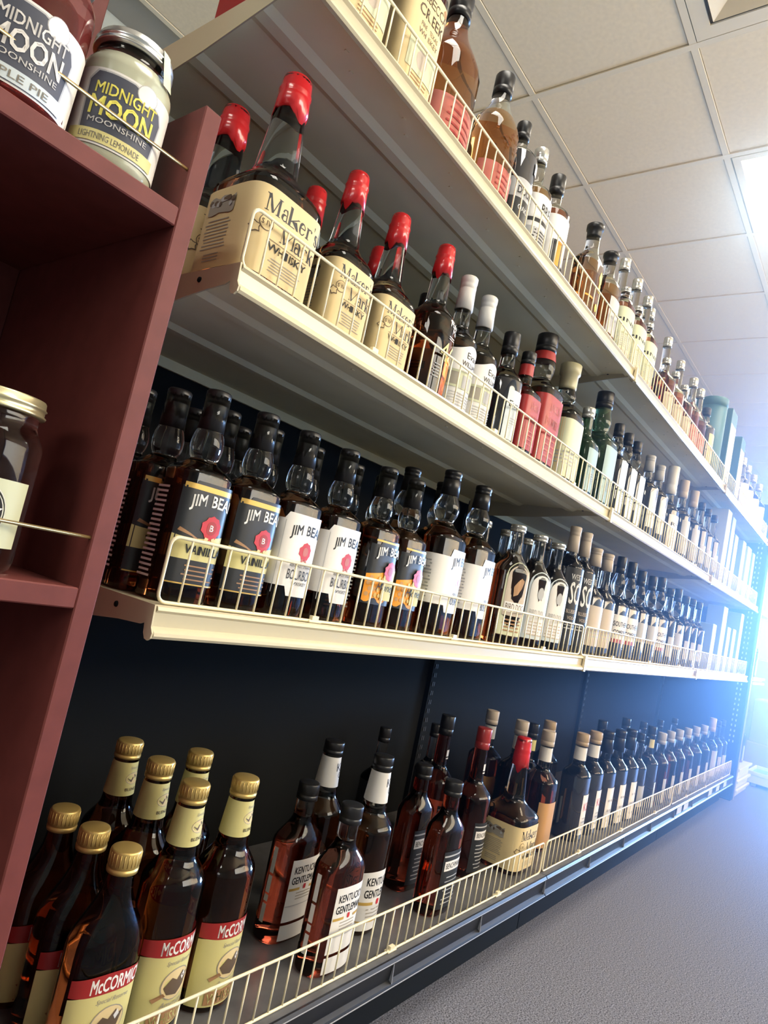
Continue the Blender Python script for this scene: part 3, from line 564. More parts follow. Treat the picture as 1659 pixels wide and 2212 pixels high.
# base deck
def L_mc(k, s0, s1, z1):
    def f(L):
        c = (s0+s1)/2+0.006
        L.rect(s0, s1, 0.010, z1-0.020, P_yel, nc=20, top=lambda u: -0.004*u*u); L.rect(s0, s1, z1-0.022, z1, P_red, nc=20, top=lambda u: -0.004*u*u)
        L.text(c+0.004, z1-0.0195, 'McCORMICK', 0.0155, INKW, 0.03, w=0.074*k)
        L.text(c, z1-0.034, 'Special Reserve', 0.007, INKG, 0.0, w=0.044*k, slant=0.3)
        L.disc(c, z1-0.056, 0.024*k, 0.019, INKG, 20); L.disc(c, z1-0.056, 0.0225*k, 0.0178, P_cream, 20)
        L.poly([(c-0.019*k, z1-0.058), (c-0.012*k, z1-0.067), (c+0.003, z1-0.070), (c+0.015*k, z1-0.062), (c+0.020*k, z1-0.047), (c+0.012*k, z1-0.050), (c+0.008, z1-0.043), (c, z1-0.052), (c-0.008*k, z1-0.048)], INKB)
        L.poly([(c+0.006, z1-0.050), (c+0.010, z1-0.044), (c+0.013, z1-0.050), (c+0.009, z1-0.055)], P_white); L.poly([(c-0.034*k, z1-0.070), (c-0.018*k, z1-0.064), (c-0.014*k, z1-0.068), (c-0.030*k, z1-0.074)], P_brown)
        L.text(c, z1-0.082, 'American', 0.007, INKG, 0.0, w=0.04*k, slant=0.3)
        L.rect(c-0.033*k, c+0.033*k, max(0.012, z1-0.103), z1-0.086, P_brown); L.text(c, max(0.014, z1-0.101), 'WHISKEY', 0.012, P_yel, 0.01, w=0.060*k)
    return f
def L_mcn(L):
    L.rect(-0.046, 0.046, 0.216, 0.262, P_yel, nc=26); L.disc(0.008, 0.240, 0.013, 0.0085, INKG, 16); L.disc(0.008, 0.240, 0.012, 0.0078, P_cream, 16)
    L.poly([(-0.002, 0.240), (0.004, 0.235), (0.016, 0.237), (0.020, 0.246), (0.012, 0.242), (0.009, 0.246)], INKB); L.text(0.006, 0.223, 'BLEND', 0.004, INKB, 0.01); L.text(0.006, 0.252, 'Special', 0.005, INKG, 0.0, slant=0.3)
kind('mcl', 'tall round whiskey bottle with gold cap and yellow neck label', 0.290, 0.040, 0.040, 2.1, 0.168, 0.206, 0.0215, 0.266, 0.0165, (goldcap, 'screw', 0.0185), glassW, fill=0.30, labels=[('label', 0.06, L_mc(0.88, -0.044, 0.050, 0.116)), ('neck_label', 0.24, L_mcn)])
kind('mcs', 'broad sloping whiskey flask with gold cap and yellow label', 0.226, 0.043, 0.029, 2.8, 0.118, 0.190, 0.0165, 0.200, 0.0150, (goldcap, 'screw', 0.0180), glassW, fill=0.30, labels=[('label', 0.06, L_mc(0.86, -0.042, 0.046, 0.100))])
def L_kg(L):
    L.rect(-0.044, 0.046, 0.010, 0.108, P_white, nc=20, top=lambda u: -0.006*u*u)
    L.text(0.006, 0.084, 'KENTUCKY', 0.013, INK, 0.03, w=0.062); L.text(0.006, 0.064, 'GENTLEMAN', 0.013, INK, 0.03, w=0.064)
    L.rect(-0.036, -0.006, 0.052, 0.057, P_gold); L.rect(0.018, 0.044, 0.052, 0.057, P_gold); L.disc(0.006, 0.056, 0.004, 0.005, INKR, 8, 0.2); L.lines(0.006, 0.030, 0.048, 0.05, 3, INKG, 0.3); L.rect(-0.043, 0.045, 0.024, 0.026, P_gold)
def L_kgn(L): L.rect(-0.046, 0.046, 0.214, 0.266, P_white, nc=24); L.text(0.004, 0.242, 'K', 0.014, INK, 0.0); L.text(0.009, 0.229, 'G', 0.012, INK, 0.0)
kind('kgr', 'round bourbon bottle with black cap and white neck label', 0.292, 0.041, 0.041, 2.1, 0.166, 0.204, 0.0215, 0.270, 0.0165, (blackcap, 'plain', 0.0185), glassW, fill=0.17, clear=glassC, labels=[('label', 0.06, L_kg), ('neck_label', 0.24, L_kgn)])
def L_kgf(L):
    L.rect(-0.028, 0.040, 0.034, 0.130, P_white, nc=14); L.text(0.006, 0.108, 'KENTUCKY', 0.011, INK, 0.03, w=0.054); L.text(0.006, 0.092, 'GENTLEMAN', 0.011, INK, 0.03, w=0.058)
    L.rect(-0.026, -0.004, 0.082, 0.086, P_gold); L.rect(0.018, 0.038, 0.082, 0.086, P_gold); L.disc(0.006, 0.086, 0.003, 0.004, INKR, 8, 0.2); L.lines(0.006, 0.066, 0.080, 0.04, 3, INKG, 0.3); L.rect(-0.027, 0.039, 0.058, 0.0595, P_grey)
    L.rect(-0.028, 0.040, 0.006, 0.030, P_white, nc=14)
def L_kgs(L):
    for z0, z1 in ((0.105, 0.145), (0.075, 0.101), (0.062, 0.072), (0.030, 0.058)): L.rect(-0.066, -0.058, z0, z1, P_white)
kind('kgf', 'flask-shaped bourbon bottle with white front label', 0.243, 0.046, 0.028, 2.8, 0.150, 0.190, 0.0165, 0.216, 0.0155, (blackcap, 'plain', 0.0180), glassR, fill=0.16, labels=[('label', 0.06, L_kgf), ('side_label', 0.06, L_kgs)])
def L_ben(z=0.0):
    def f(L):
        L.rect(-0.030, 0.042, 0.014+z, 0.120+z, P_black, nc=14); L.rect(-0.024, 0.036, 0.084+z, 0.102+z, P_white); L.text(0.006, 0.088+z, 'BENCHMARK', 0.010, INK, 0.01, w=0.052)
        L.rect(-0.028, 0.040, 0.110+z, 0.113+z, P_grey); L.lines(0.006, 0.02+z, 0.076+z, 0.05, 7, P_grey, 0.25)
    return f
kind('benf', 'flask-shaped bourbon bottle with black label and white name box', 0.243, 0.046, 0.028, 2.8, 0.150, 0.190, 0.0165, 0.216, 0.0155, (blackcap, 'plain', 0.0180), glassR, fill=0.30, labels=[('label', 0.06, L_ben())])
kind('benr', 'round embossed bourbon bottle with dark red capsule', 0.318, 0.042, 0.042, 2.1, 0.165, 0.205, 0.0165, 0.272, 0.0150, (redcap, 'plain', 0.0170), glassR, fill=0.30, labels=[('label', 0.06, L_ben()), ('neck_label', 0.24, lambda L: (L.rect(-0.004, 0.018, 0.225, 0.240, P_white), L.rect(-0.004, 0.018, 0.219, 0.222, P_white)))])
kind('ora', 'dark bottle with orange label behind basket', 0.300, 0.042, 0.042, 3.5, 0.170, 0.205, 0.0170, 0.262, 0.0160, (P_tan, 'plain', 0.0185), glassR, labels=[('label', 0.06, L_plain(P_amberL, 0.012, 0.125, -0.05, 0.04, '', n=0)), ('neck_label', 0.24, lambda L: (L.rect(-0.04, 0.04, 0.222, 0.258, P_white, nc=18), L.disc(0.01, 0.24, 0.010, 0.012, P_grey)))])
kind('tcp', 'dark bottle with tan cap, white neck band and red-lettered label', 0.292, 0.044, 0.038, 2.6, 0.175, 0.210, 0.0170, 0.258, 0.0160, (tancap, 'plain', 0.0185), glassD, labels=[('label', 0.06, lambda L: (L.rect(-0.02, 0.042, 0.02, 0.130, P_white), L.text(0.008, 0.085, 'KB', 0.022, INKR, 0.0, w=0.036), L.lines(0.01, 0.03, 0.07, 0.04, 4, P_grey))), ('neck_label', 0.24, lambda L: (L.rect(-0.042, 0.042, 0.218, 0.254, P_white, nc=18), L.disc(0.012, 0.236, 0.009, 0.012, P_grey)))])
kind('dkw', 'dark bottle with black sleeve neck and white printed label', 0.290, 0.044, 0.038, 2.6, 0.170, 0.205, 0.0165, 0.225, 0.0155, (blackcap, 'long', 0.0165), glassD, labels=[('label', 0.06, lambda L: (L.rect(-0.03, 0.042, 0.01, 0.128, P_white), [L.disc(-0.015+0.018*(i % 3), 0.03+0.03*(i//3), 0.005, 0.004, P_grey, 8) for i in range(9)]))])
kind('dky', 'dark bottle with small yellow neck label', 0.290, 0.038, 0.038, 2.3, 0.160, 0.195, 0.0145, 0.250, 0.0135, (blackcap, 'plain', 0.0155), glassD, labels=[('label', 0.06, L_plain(P_pale, 0.012, 0.10, -0.01, 0.034, '', n=3)), ('neck_label', 0.24, lambda L: L.rect(-0.02, 0.03, 0.215, 0.245, P_yel, nc=12))], seg=22)
kind('pur', 'slim reddish bottle with bright glass shoulder', 0.262, 0.036, 0.036, 2.2, 0.150, 0.190, 0.0145, 0.220, 0.0140, (P_grey, 'plain', 0.0160), glassR, labels=[('label', 0.06, L_plain(P_grey, 0.012, 0.10, -0.02, 0.034, '', n=3))], seg=22)
KIND['benr2'] = ('round embossed bourbon bottle with black capsule',)+(tuple([(n, m) for n, m in KIND['benr'][1] if n != 'cap']+[('cap', cap_mesh(0.272, 0.318, 0.0170, blackcap, 'plain'))]),)+KIND['benr'][2:]

# ------------------------------------------------------------------ setting: floor, walls, ceiling
S = 1.2192                      # width of one shelving section
X0, X1, Y0, Y1, ZC = -5.4, 8.4, -3.0, 2.2, 2.78
def slab(name, a, b, m, mbs=None):
    mb = MB(); mb.box(a, b); return structure(mb.obj(name, m))
slab('floor', (X0-0.1, Y0-0.1, -0.06), (X1+0.1, Y1+0.1, 0.0), carpetm)
slab('wall_back', (X0-0.1, Y1, 0), (X1+0.1, Y1+0.1, ZC+0.15), wallm)
wn = MB(); wn.box((X0-0.1, Y0-0.1, 0), (X1+0.1, Y0, 1.38)); wn.box((X0-0.1, Y0-0.1, 2.66), (X1+0.1, Y0, ZC+0.15)); wn.box((X0-0.1, Y0-0.1, 1.38), (0.2, Y0, 2.66)); wn.box((5.8, Y0-0.1, 1.38), (X1+0.1, Y0, 2.66))
structure(wn.obj('wall_near', wallm))
w2 = structure(link('fill_window_near', None)); w2.location = (3.0, Y0-0.05, 1.38)  # unseen window added to house the ceiling fill
f2 = MB()
for k in range(7): x = -2.8+5.6*k/6; f2.box((x-0.025, -0.03, 0), (x+0.025, 0.03, 1.28))
f2.box((-2.8, -0.03, 0), (2.8, 0.03, 0.04)); f2.box((-2.8, -0.03, 1.24), (2.8, 0.03, 1.28)); f2.obj('window_frame', mat('window_aluminium', (0.5, 0.5, 0.52), 0.3, metal=0.7), w2)
for k in range(6):
    g = MB(); x = -2.8+5.6*k/6; g.box((x+0.026, -0.004, 0.041), (x+0.907, 0.002, 1.239)); g.obj('pane', mat('window_glass', (0.95, 0.97, 1), 0.0, trans=1.0, ior=1.02), w2)
wl_ = MB()
for a, b in (((X0-0.1, Y0, 0), (X0, Y1, 1.45)), ((X0-0.1, Y0, 2.65), (X0, Y1, ZC+0.15)), ((X0-0.1, Y0, 1.45), (X0, -2.75, 2.65)), ((X0-0.1, -0.25, 1.45), (X0, Y1, 2.65))): wl_.box(a, b)
structure(wl_.obj('wall_left', wallm))
w3 = structure(link('fill_window_left', None)); w3.location = (X0-0.05, -1.5, 1.45); f3 = MB()  # unseen window added to house the left fill
for a, b in (((-0.03, -1.25, 0), (0.03, -1.2, 1.2)), ((-0.03, 1.2, 0), (0.03, 1.25, 1.2)), ((-0.03, -0.025, 0.04), (0.03, 0.025, 1.16)), ((-0.03, -1.2, 0), (0.03, 1.2, 0.04)), ((-0.03, -1.2, 1.16), (0.03, 1.2, 1.2))): f3.box(a, b)
f3.obj('window_frame', mat('window_aluminium', (0.5, 0.5, 0.52), 0.3, metal=0.7), w3)
for s in (-1, 1): g = MB(); g.box((-0.003, min(0.026*s, 1.199*s), 0.041), (0.003, max(0.026*s, 1.199*s), 1.159)); g.obj('pane', mat('window_glass', (0.95, 0.97, 1), 0.0, trans=1.0, ior=1.02), w3)
wr = MB()   # far wall with the storefront opening y -3.35..-0.55, z 0.25..2.45
wr.box((X1, Y0, 0), (X1+0.1, -2.85, ZC+0.15)); wr.box((X1, -0.35, 0), (X1+0.1, Y1, ZC+0.15)); wr.box((X1, -2.85, 0), (X1+0.1, -0.35, 0.25)); wr.box((X1, -2.85, 2.45), (X1+0.1, -0.35, ZC+0.15))
structure(wr.obj('wall_right', whitew))
win = structure(link('window_1', None)); win.location = (X1, -1.60, 0.25)
fr = MB()
for a, b in (((0, -1.25, 0), (0.06, -1.19, 2.2)), ((0, 1.19, 0), (0.06, 1.25, 2.2)), ((0, -1.19, 0), (0.06, 1.19, 0.06)), ((0, -1.19, 2.14), (0.06, 1.19, 2.2)), ((0, -0.03, 0.06), (0.06, 0.03, 2.14))): fr.box(a, b)
fr.obj('window_frame', mat('window_aluminium', (0.5, 0.5, 0.52), 0.3, metal=0.7), win)
for s in (-1, 1):
    g = MB(); g.box((0.025, min(0.03*s, 1.19*s), 0.06), (0.031, max(0.03*s, 1.19*s), 2.14)); g.obj('pane', mat('window_glass', (0.95, 0.97, 1), 0.0, trans=1.0, ior=1.02), win)
# ceiling: grid bars, every tile its own part, troffers set in the grid
P = 0.606; TX, TY = 1.6712, 0.768
ceil = MB(); ceil.box((X0, Y0, ZC+0.02), (X1, Y1, ZC+0.12)); ceil_o = structure(ceil.obj('ceiling', gapm))
xs = [TX+P*i for i in range(-9, 12)]; ys = [TY+P*j for j in range(-6, 3)]
gb = MB()
for x in xs:
    if X0 < x < X1: gb.box((x-0.012, Y0, ZC-0.002), (x+0.012, Y1, ZC+0.02))
for y in ys: gb.box((X0, y-0.012, ZC-0.0015), (X1, y+0.012, ZC+0.02))
gb.obj('ceiling_grid', gridm, ceil_o)
tm = MB(); tm.box((-0.2895, -0.2895, 0), (0.2895, 0.2895, 0.012), bev=0.003); tmesh = tm.mesh('ceiling_tile', tilem)
LIGHTS = [(1+4*k, -3) for k in (-2, -1, 0, 1, 2)]      # grid cells (i, j), each panel two cells deep in y
skip = {(i, j) for i, j in LIGHTS} | {(i, j+1) for i, j in LIGHTS} | {(-1, -2), (-1, -1)}
skip |= {(-1, -2)}; skip.discard((-1, -1))
for i in range(-8, 11):
    for j in range(-9, 3):
        if (i, j) in skip: continue
        x, y = TX+P*(i+0.5), TY+P*(j+0.5)
        if X0+0.28 < x < X1-0.28 and Y0+0.28 < y < Y1-0.28: link('ceiling_tile', tmesh, ceil_o, (x, y, ZC+0.002))
lf = MB(); dm = MB(); hx, hy = 0.288, P-0.018
for a, b in (((-hx, -hy, 0), (-hx+0.03, hy, 0.02)), ((hx-0.03, -hy, 0), (hx, hy, 0.02)), ((-hx+0.03, -hy, 0), (hx-0.03, -hy+0.03, 0.02)), ((-hx+0.03, hy-0.03, 0), (hx-0.03, hy, 0.02))): lf.box(a, b)
dm.box((-hx+0.03, -hy+0.03, 0.008), (hx-0.03, hy-0.03, 0.016)); lfm = lf.mesh('frame', gridm); dmm = dm.mesh('diffuser', lamp)
for n, (i, j) in enumerate(LIGHTS):
    row = 'aisle' if j == -3 else 'row behind the photographer'
    k = (i-1)//4
    lab = {0: 'bright ceiling light panel above the middle of the aisle, cut by the right frame edge', 1: 'ceiling light panel one bay beyond the bright one at the right edge'}.get(k, '') if j == -3 else ''
    lab = lab or f'fluorescent ceiling panel in the {row}, {["second", "first", "middle", "fourth", "farthest"][k+2]} along its line'
    t = thing('ceiling_light', lab, 'light', (TX+P*(i+0.5), TY+P*(j+1), ZC-0.003), 'recessed ceiling lights')
    link('frame', lfm, t); link('diffuser', dmm, t)
vt = thing('air_vent', 'square beige ceiling air diffuser with nested frames near the top right corner', 'vent', (TX-P*0.5, TY-P*1.5, ZC-0.002))
def ring(h, w, z, dz, nm, tilt=0.0):
    mb = MB(); o = [(-h, -h), (h, -h), (h, h), (-h, h)]; q = [(x*(h-w)/h, y*(h-w)/h) for x, y in o]
    vs = [(x, y, z) for x, y in o]+[(x, y, z+tilt) for x, y in q]+[(x, y, z+dz) for x, y in o]+[(x, y, z+dz+tilt) for x, y in q]
    fs = []
    for i in range(4): k = (i+1) % 4; fs += [(i, k, 4+k, 4+i), (8+i, 12+i, 12+k, 8+k), (i, 8+i, 8+k, k), (4+i, 4+k, 12+k, 12+i)]
    mb.add(vs, fs); mb.obj(nm, gridm, vt)
ring(0.288, 0.05, 0, 0.006, 'frame'); ring(0.225, 0.06, -0.004, 0.006, 'louvre', 0.02); ring(0.150, 0.06, -0.006, 0.006, 'louvre', 0.02)
cpl = MB(); cpl.box((-0.07, -0.07, -0.006), (0.07, 0.07, 0.0)); cpl.obj('centre_plate', gridm, vt)
bk = MB(); bk.box((-0.28, -0.28, 0.014), (0.28, 0.28, 0.018)); bk.obj('backing', mat('vent_dark', (0.25, 0.24, 0.22), 0.8), vt)

# ------------------------------------------------------------------ gondola shelving run
D = 0.42; SHZ = {'top': 1.410, 'second': 1.040, 'third': 0.666}; DECK = 0.1445
gon = thing('shelving_gondola', 'long black steel gondola frame carrying the cream bottle shelves', 'shelving unit', (0, 0, 0))
for i in range(3):
    for z0, z1 in ((0.12, 0.64), (0.646, 1.40)):
        mb = MB(); mb.box((S*i+0.018, D, z0), (S*(i+1)-0.018, D+0.012, z1)); mb.obj('back_panel', blackp, gon)
    mb = MB(); mb.box((S*i+0.002, 0.045, 0.0), (S*(i+1)-0.002, 0.055, 0.098)); mb.obj('kick_plate', blackp, gon)
for i in range(4):
    mb = MB(); mb.box((S*i-0.015, D-0.012, 0), (S*i+0.015, D+0.03, 1.43)); u = mb.obj('upright', blackp, gon)
    sl = MB()
    for k in range(50): sl.box((S*i-0.006, D-0.0135, 0.16+0.025*k), (S*i-0.002, D-0.0118, 0.172+0.025*k)); sl.box((S*i+0.002, D-0.0135, 0.16+0.025*k), (S*i+0.006, D-0.0118, 0.172+0.025*k))
    so = sl.obj('slots', mat('slot_shadow', (0.03, 0.03, 0.034), 0.6), u); so['kind'] = 'stuff'
    mb = MB(); mb.box((S*i-0.012, 0.06, 0.0), (S*i+0.012, D-0.02, 0.10)); mb.obj('foot', blackp, gon)
# end panel at the far end
mb = MB(); mb.box((3*S+0.075, 0.002, 0.0), (3*S+0.14, D+0.03, 1.62), bev=0.004); mb.obj('end_panel', blackp, gon)
sl = MB()
for k in range(44): sl.box((3*S+0.0742, 0.030, 0.30+0.028*k), (3*S+0.0752, 0.036, 0.312+0.028*k)); sl.box((3*S+0.0742, 0.048, 0.30+0.028*k), (3*S+0.0752, 0.054, 0.312+0.028*k))
sl.obj('end_panel_slots', mat('slot_bright', (0.5, 0.52, 0.58), 0.5), gon)['kind'] = 'stuff'
mb = MB(); mb.box((3*S+0.136, -0.003, 0.0), (3*S+0.143, 0.004, 1.62)); mb.obj('lit_edge_strip', mat('lit_edge_pale', (0.75, 0.76, 0.8), 0.25, metal=0.4), gon)  # pale strip standing in for light caught on the black panel's bevel

LIP = [(0.016, -0.001), (0.004, 0.0), (0.0, -0.0015), (-0.0015, -0.005), (0.0025, -0.008), (0.003, -0.022), (-0.001, -0.025), (-0.004, -0.0275), (-0.0045, -0.031), (-0.002, -0.034), (0.003, -0.0345), (0.006, -0.031), (0.006, -0.012), (0.016, -0.010)]
def shelf_meshes():
    deck = MB(); x0, x1 = 0.001, S-0.001
    deck.box((x0, 0.004, -0.0035), (x1, D-0.004, -0.0005))
    under_p = [(0.016, -0.0036), (D-0.006, -0.0036), (D-0.006, -0.030), (D-0.012, -0.030), (D-0.014, -0.0135)]
    # underside pan with two pressed stiffening ribs
    for yc in (0.255, 0.102): under_p += [(yc+0.024, -0.0135), (yc+0.012, -0.0185), (yc-0.006, -0.0190), (yc-0.018, -0.0135)]
    under_p += [(0.028, -0.0135), (0.024, -0.020), (0.016, -0.020)]
    pan = MB(); pan.extrude_x(under_p, x0, x1)
    for i in range(9):   # small tabs punched near the front fold
        x = 0.10+0.13*i; pan.box((x, 0.040, -0.0150), (x+0.006, 0.043, -0.0136)); pan.box((x+0.03, 0.058, -0.0150), (x+0.036, 0.061, -0.0136))
    lip = MB(); lip.extrude_x(LIP, x0, x1)
    br = MB()
    # bracket plate with a hooked nose at the front
    pr = [(0.001, 0.000), (D-0.01, 0.000), (D-0.01, -0.060), (0.20, -0.044), (0.060, -0.026), (0.020, -0.023), (0.012, -0.020), (0.010, -0.030), (0.006, -0.0355), (0.001, -0.0365), (-0.004, -0.0335), (-0.005, -0.028), (-0.001, -0.022)]
    br.extrude_x(pr, -0.0022, -0.0002)
    rv = MB(); rv.lathe([(0, 0.0035), (0.0015, 0.003), (0.002, 0.0015)], 12)
    for q in (rv,): q.v = [(-0.0022-z, 0.070+x, -0.012+y) for x, y, z in q.v]
    return deck.mesh('deck', cream), pan.mesh('underside_pan', under), lip.mesh('price_rail', cream), br.mesh('end_bracket', cream), rv.mesh('rivet', blackp)
dk, pn, lp, brk, rvt = shelf_meshes()
cov = MB(); cov.extrude_x([(-0.006, 0.0015), (0.010, 0.0015), (0.010, -0.002), (0.0, -0.002), (-0.001, -0.036), (-0.006, -0.036)], -0.006, 0.006); covm = cov.mesh('joint_cover', cream)
SECN = ['nearest', 'middle', 'farthest']
for nm, z in SHZ.items():
    for i in range(3):
        t = thing('metal_shelf', f'cream metal shelf, {SECN[i]} section of the {nm} tier', 'shelf', (S*i, 0, z), 'cream steel shelves')
        link('deck', dk, t); link('underside_pan', pn, t); link('price_rail', lp, t); b_ = link('end_bracket', brk, t)
        link('rivet', rvt, b_)
        b2 = link('end_bracket', brk, t, (S+0.0012, 0, 0))
        if i: link('joint_cover', covm, t)
# base deck
dmesh = MB(); dmesh.box((0.001, 0.0, -0.004), (S-0.001, D-0.004, 0.0)); dmesh = dmesh.mesh('deck', mat('base_deck_steel', (0.10, 0.10, 0.105), 0.45, var=(25, 0.25, 4)))
rl = MB(); rl.extrude_x([(0.004, -0.0005), (-0.003, -0.001), (-0.006, -0.006), (-0.003, -0.010), (0.0, -0.036), (-0.006, -0.040), (-0.008, -0.044), (-0.003, -0.046), (0.006, -0.044)], 0.002, S-0.002); rlm = rl.mesh('price_rail', railm)
re = MB(); re.extrude_x([(-0.0085, -0.0425), (-0.0095, -0.0435), (-0.0085, -0.0450)], 0.002, S-0.002); rem = re.mesh('rail_edge', railedge)
ds = MB(); ds.extrude_x([(-0.0035, -0.010), (-0.0008, -0.036), (-0.0065, -0.040), (-0.0045, -0.010)], -0.0012, 0.0012); dsm = ds.mesh('rail_divider', railedge)
re2 = MB(); re2.extrude_x([(-0.0062, -0.005), (-0.0072, -0.006), (-0.0062, -0.007)], 0.002, S-0.002); re2m = re2.mesh('rail_edge', railedge)
tk = MB(); tk.box((-0.022, -0.0042, -0.034), (0.022, -0.0030, -0.012)); 
for i in range(3):
    t = thing('base_shelf', f'dark steel base deck with black price rail, {SECN[i]} section', 'shelf', (S*i, 0, DECK), 'base decks')
    link('deck', dmesh, t); link('price_rail', rlm, t); link('rail_edge', rem, t); link('rail_edge', re2m, t)
    for x in (0.30, 0.60, 0.90, S-0.004): link('rail_divider', dsm, t, (x, 0, 0))
pt_ = MB(); pt_.extrude_x([(-0.0048, -0.010), (-0.0040, -0.034), (-0.0052, -0.034), (-0.0060, -0.010)], 0, 0.075); ptm = pt_.mesh('price_card', mat('white_price_card', (0.6, 0.63, 0.7), 0.4))
for n, x in enumerate((2.47, 2.58, 3.05, 3.22, 3.40)):
    o = link('price_card', ptm, None, (x, 0, DECK)); tag(o, f'white price card in the base rail at the far end, {["first", "second", "third", "fourth", "last"][n]} from its near side', 'price card', 'price cards in the base rail')

# wire basket fronts
BH = 0.072; WP = 0.0268
def basket(sec, z, label, x0, x1, near):
    y = 0.0125; t = thing('wire_fence', label, 'wire rack', (x0, y, z), 'cream wire shelf fronts')
    L = x1-x0; r = 0.010; pts = []
    for cx, cz, a0 in ((L-r, r+0.002, -90), (L-r, BH-r, 0), (r, BH-r, 90), (r, r+0.002, 180)):
        for k in range(5): a = math.radians(a0+22.5*k); pts.append((cx+r*math.cos(a), 0, cz+r*math.sin(a)))
    f = MB(); f.tube(pts, 0.0021, 6, closed=True); f.obj('rim_wire', wirem, t)
    n = int(round(L/WP)); step = L/n
    w = MB(); w.tube([(0, 0, 0.002), (0, 0, BH)], 0.00135, 6); wm = w.mesh('upright_wire', wirem)
    if near:
        for k in range(1, n): link('upright_wire', wm, t, (k*step, 0, 0))
    else:
        ww = MB()
        for k in range(1, n): ww.tube([(k*step, 0, 0.002), (k*step, 0, BH)], 0.00135, 4)
        ww.obj('upright_wires', wirem, t)['kind'] = 'stuff'
    for cx in (L*0.20, L*0.5, L*0.82):      # little clips holding the fence on the deck
        c = MB(); c.box((cx-0.012, -0.004, 0.0), (cx+0.012, 0.006, 0.0032), bev=0.0008); c.box((cx-0.006, -0.003, 0.003), (cx+0.006, 0.003, 0.009)); c.obj('clip', wirem, t)
    return t
for nm, z in list(SHZ.items())+[('bottom', DECK)]:
    for i in range(3):
        basket(i, z, f'cream wire fence, {SECN[i]} section, along the front of the {nm} shelf', S*i+0.006, S*(i+1)-0.008, i == 0)

# ------------------------------------------------------------------ red wooden display unit on the left
ru = thing('red_display_unit', 'dark red painted wooden cubby shelf unit at the left edge', 'shelf unit', (0, 0, 0))
def rbox(nm, a, b): mb = MB(); mb.box(a, b, bev=0.0012); return mb.obj(nm, redp, ru)
rbox('side_panel', (-0.0985, -0.024, 0.0), (-0.0796, 0.32, 1.1454)); rbox('side_panel', (-1.10, -0.024, 0.0), (-1.081, 0.32, 1.1454))
for z in (1.038, 0.6755, 0.313): rbox('shelf_board', (-1.081, -0.024, z-0.0185), (-0.0985, 0.308, z))
rbox('base_board', (-1.081, -0.01, 0.0), (-0.0985, 0.308, 0.08)); rbox('back_board', (-1.081, 0.308, 0.08), (-0.0985, 0.32, 1.1454))
for z in (1.0782, 0.7205, 0.360):
    mb = MB(); mb.tube([(-1.085, -0.020, z), (-0.0945, -0.020, z)], 0.0016, 8); mb.obj('retaining_rod', rodm, ru)
tb = thing('red_back_shelf', 'tall dark red wooden post and shelf back rising behind the jars', 'shelf unit', (0, 0, 0))
for x in (-0.0985, -1.10): mb = MB(); mb.box((x, 0.325, 0.0), (x+0.019, 0.62, 2.15), bev=0.0012); mb.obj('post', redp, tb)
mb = MB(); mb.box((-1.081, 0.33, 2.13), (-0.0985, 0.61, 2.15)); mb.obj('top_board', redp, tb)

# jars on the red unit
class Shift:        # the same label print, moved up or down the glass
    def __init__(s, L, dz): s.L = L; s.dz = dz
    def rect(s, a, b, z0, z1, m, **k): return s.L.rect(a, b, z0+s.dz, z1+s.dz, m, **k)
    def disc(s, a, z, *r, **k): return s.L.disc(a, z+s.dz, *r, **k)
    def text(s, a, z, *r, **k): return s.L.text(a, z+s.dz, *r, **k)
    def poly(s, P, m): return s.L.poly([(a, z+s.dz) for a, z in P], m)
def jar(name, label, loc, r, H, liquid, lid, lab=None, fill=0.85, group=None, ribs=True):
    t = thing(name, label, 'jar', loc)
    zsh = H*0.70; rr = r*0.80
    R = [(0, r*0.86, r*0.86, 2.3), (0.004, r*0.97, r*0.97, 2.3), (0.010, r, r, 2.3), (zsh*0.5, r, r, 2.3), (zsh, r, r, 2.3)]
    for i in range(1, 7): q = i/6; e = (1-math.cos(PI*q))/2; R.append((zsh+(H*0.86-zsh)*q, r+(rr-r)*e, r+(rr-r)*e, 2.3-0.3*q))
    R += [(H*0.88, rr*1.02, rr*1.02, 2), (H*0.90, rr*0.97, rr*0.97, 2), (H-0.004, rr*0.97, rr*0.97, 2)]
    b = Bottle(R); o = link('glass_body', b.body(40, fill*H, [liquid, glassC], 'glass_body'), t)
    mb = MB(); l0 = H*0.895; L = H-l0; rl = rr*1.08
    mb.lathe([(l0, rl*1.03), (l0+L*0.12, rl*1.05), (l0+L*0.2, rl*1.0), (l0+L*0.45, rl*1.0), (l0+L*0.52, rl*1.04), (l0+L*0.60, rl*1.0), (l0+L*0.9, rl*0.99), (l0+L*0.97, rl*0.97), (H, rl*0.9), (H-0.0008, rl*0.84), (H-0.0008, rl*0.2)], 40)
    link('lid', mb.mesh('lid', lid), t)
    if lab: L_ = Label(b, 0.04); lab(L_); link('label', L_.mesh(), t)
    return t, b
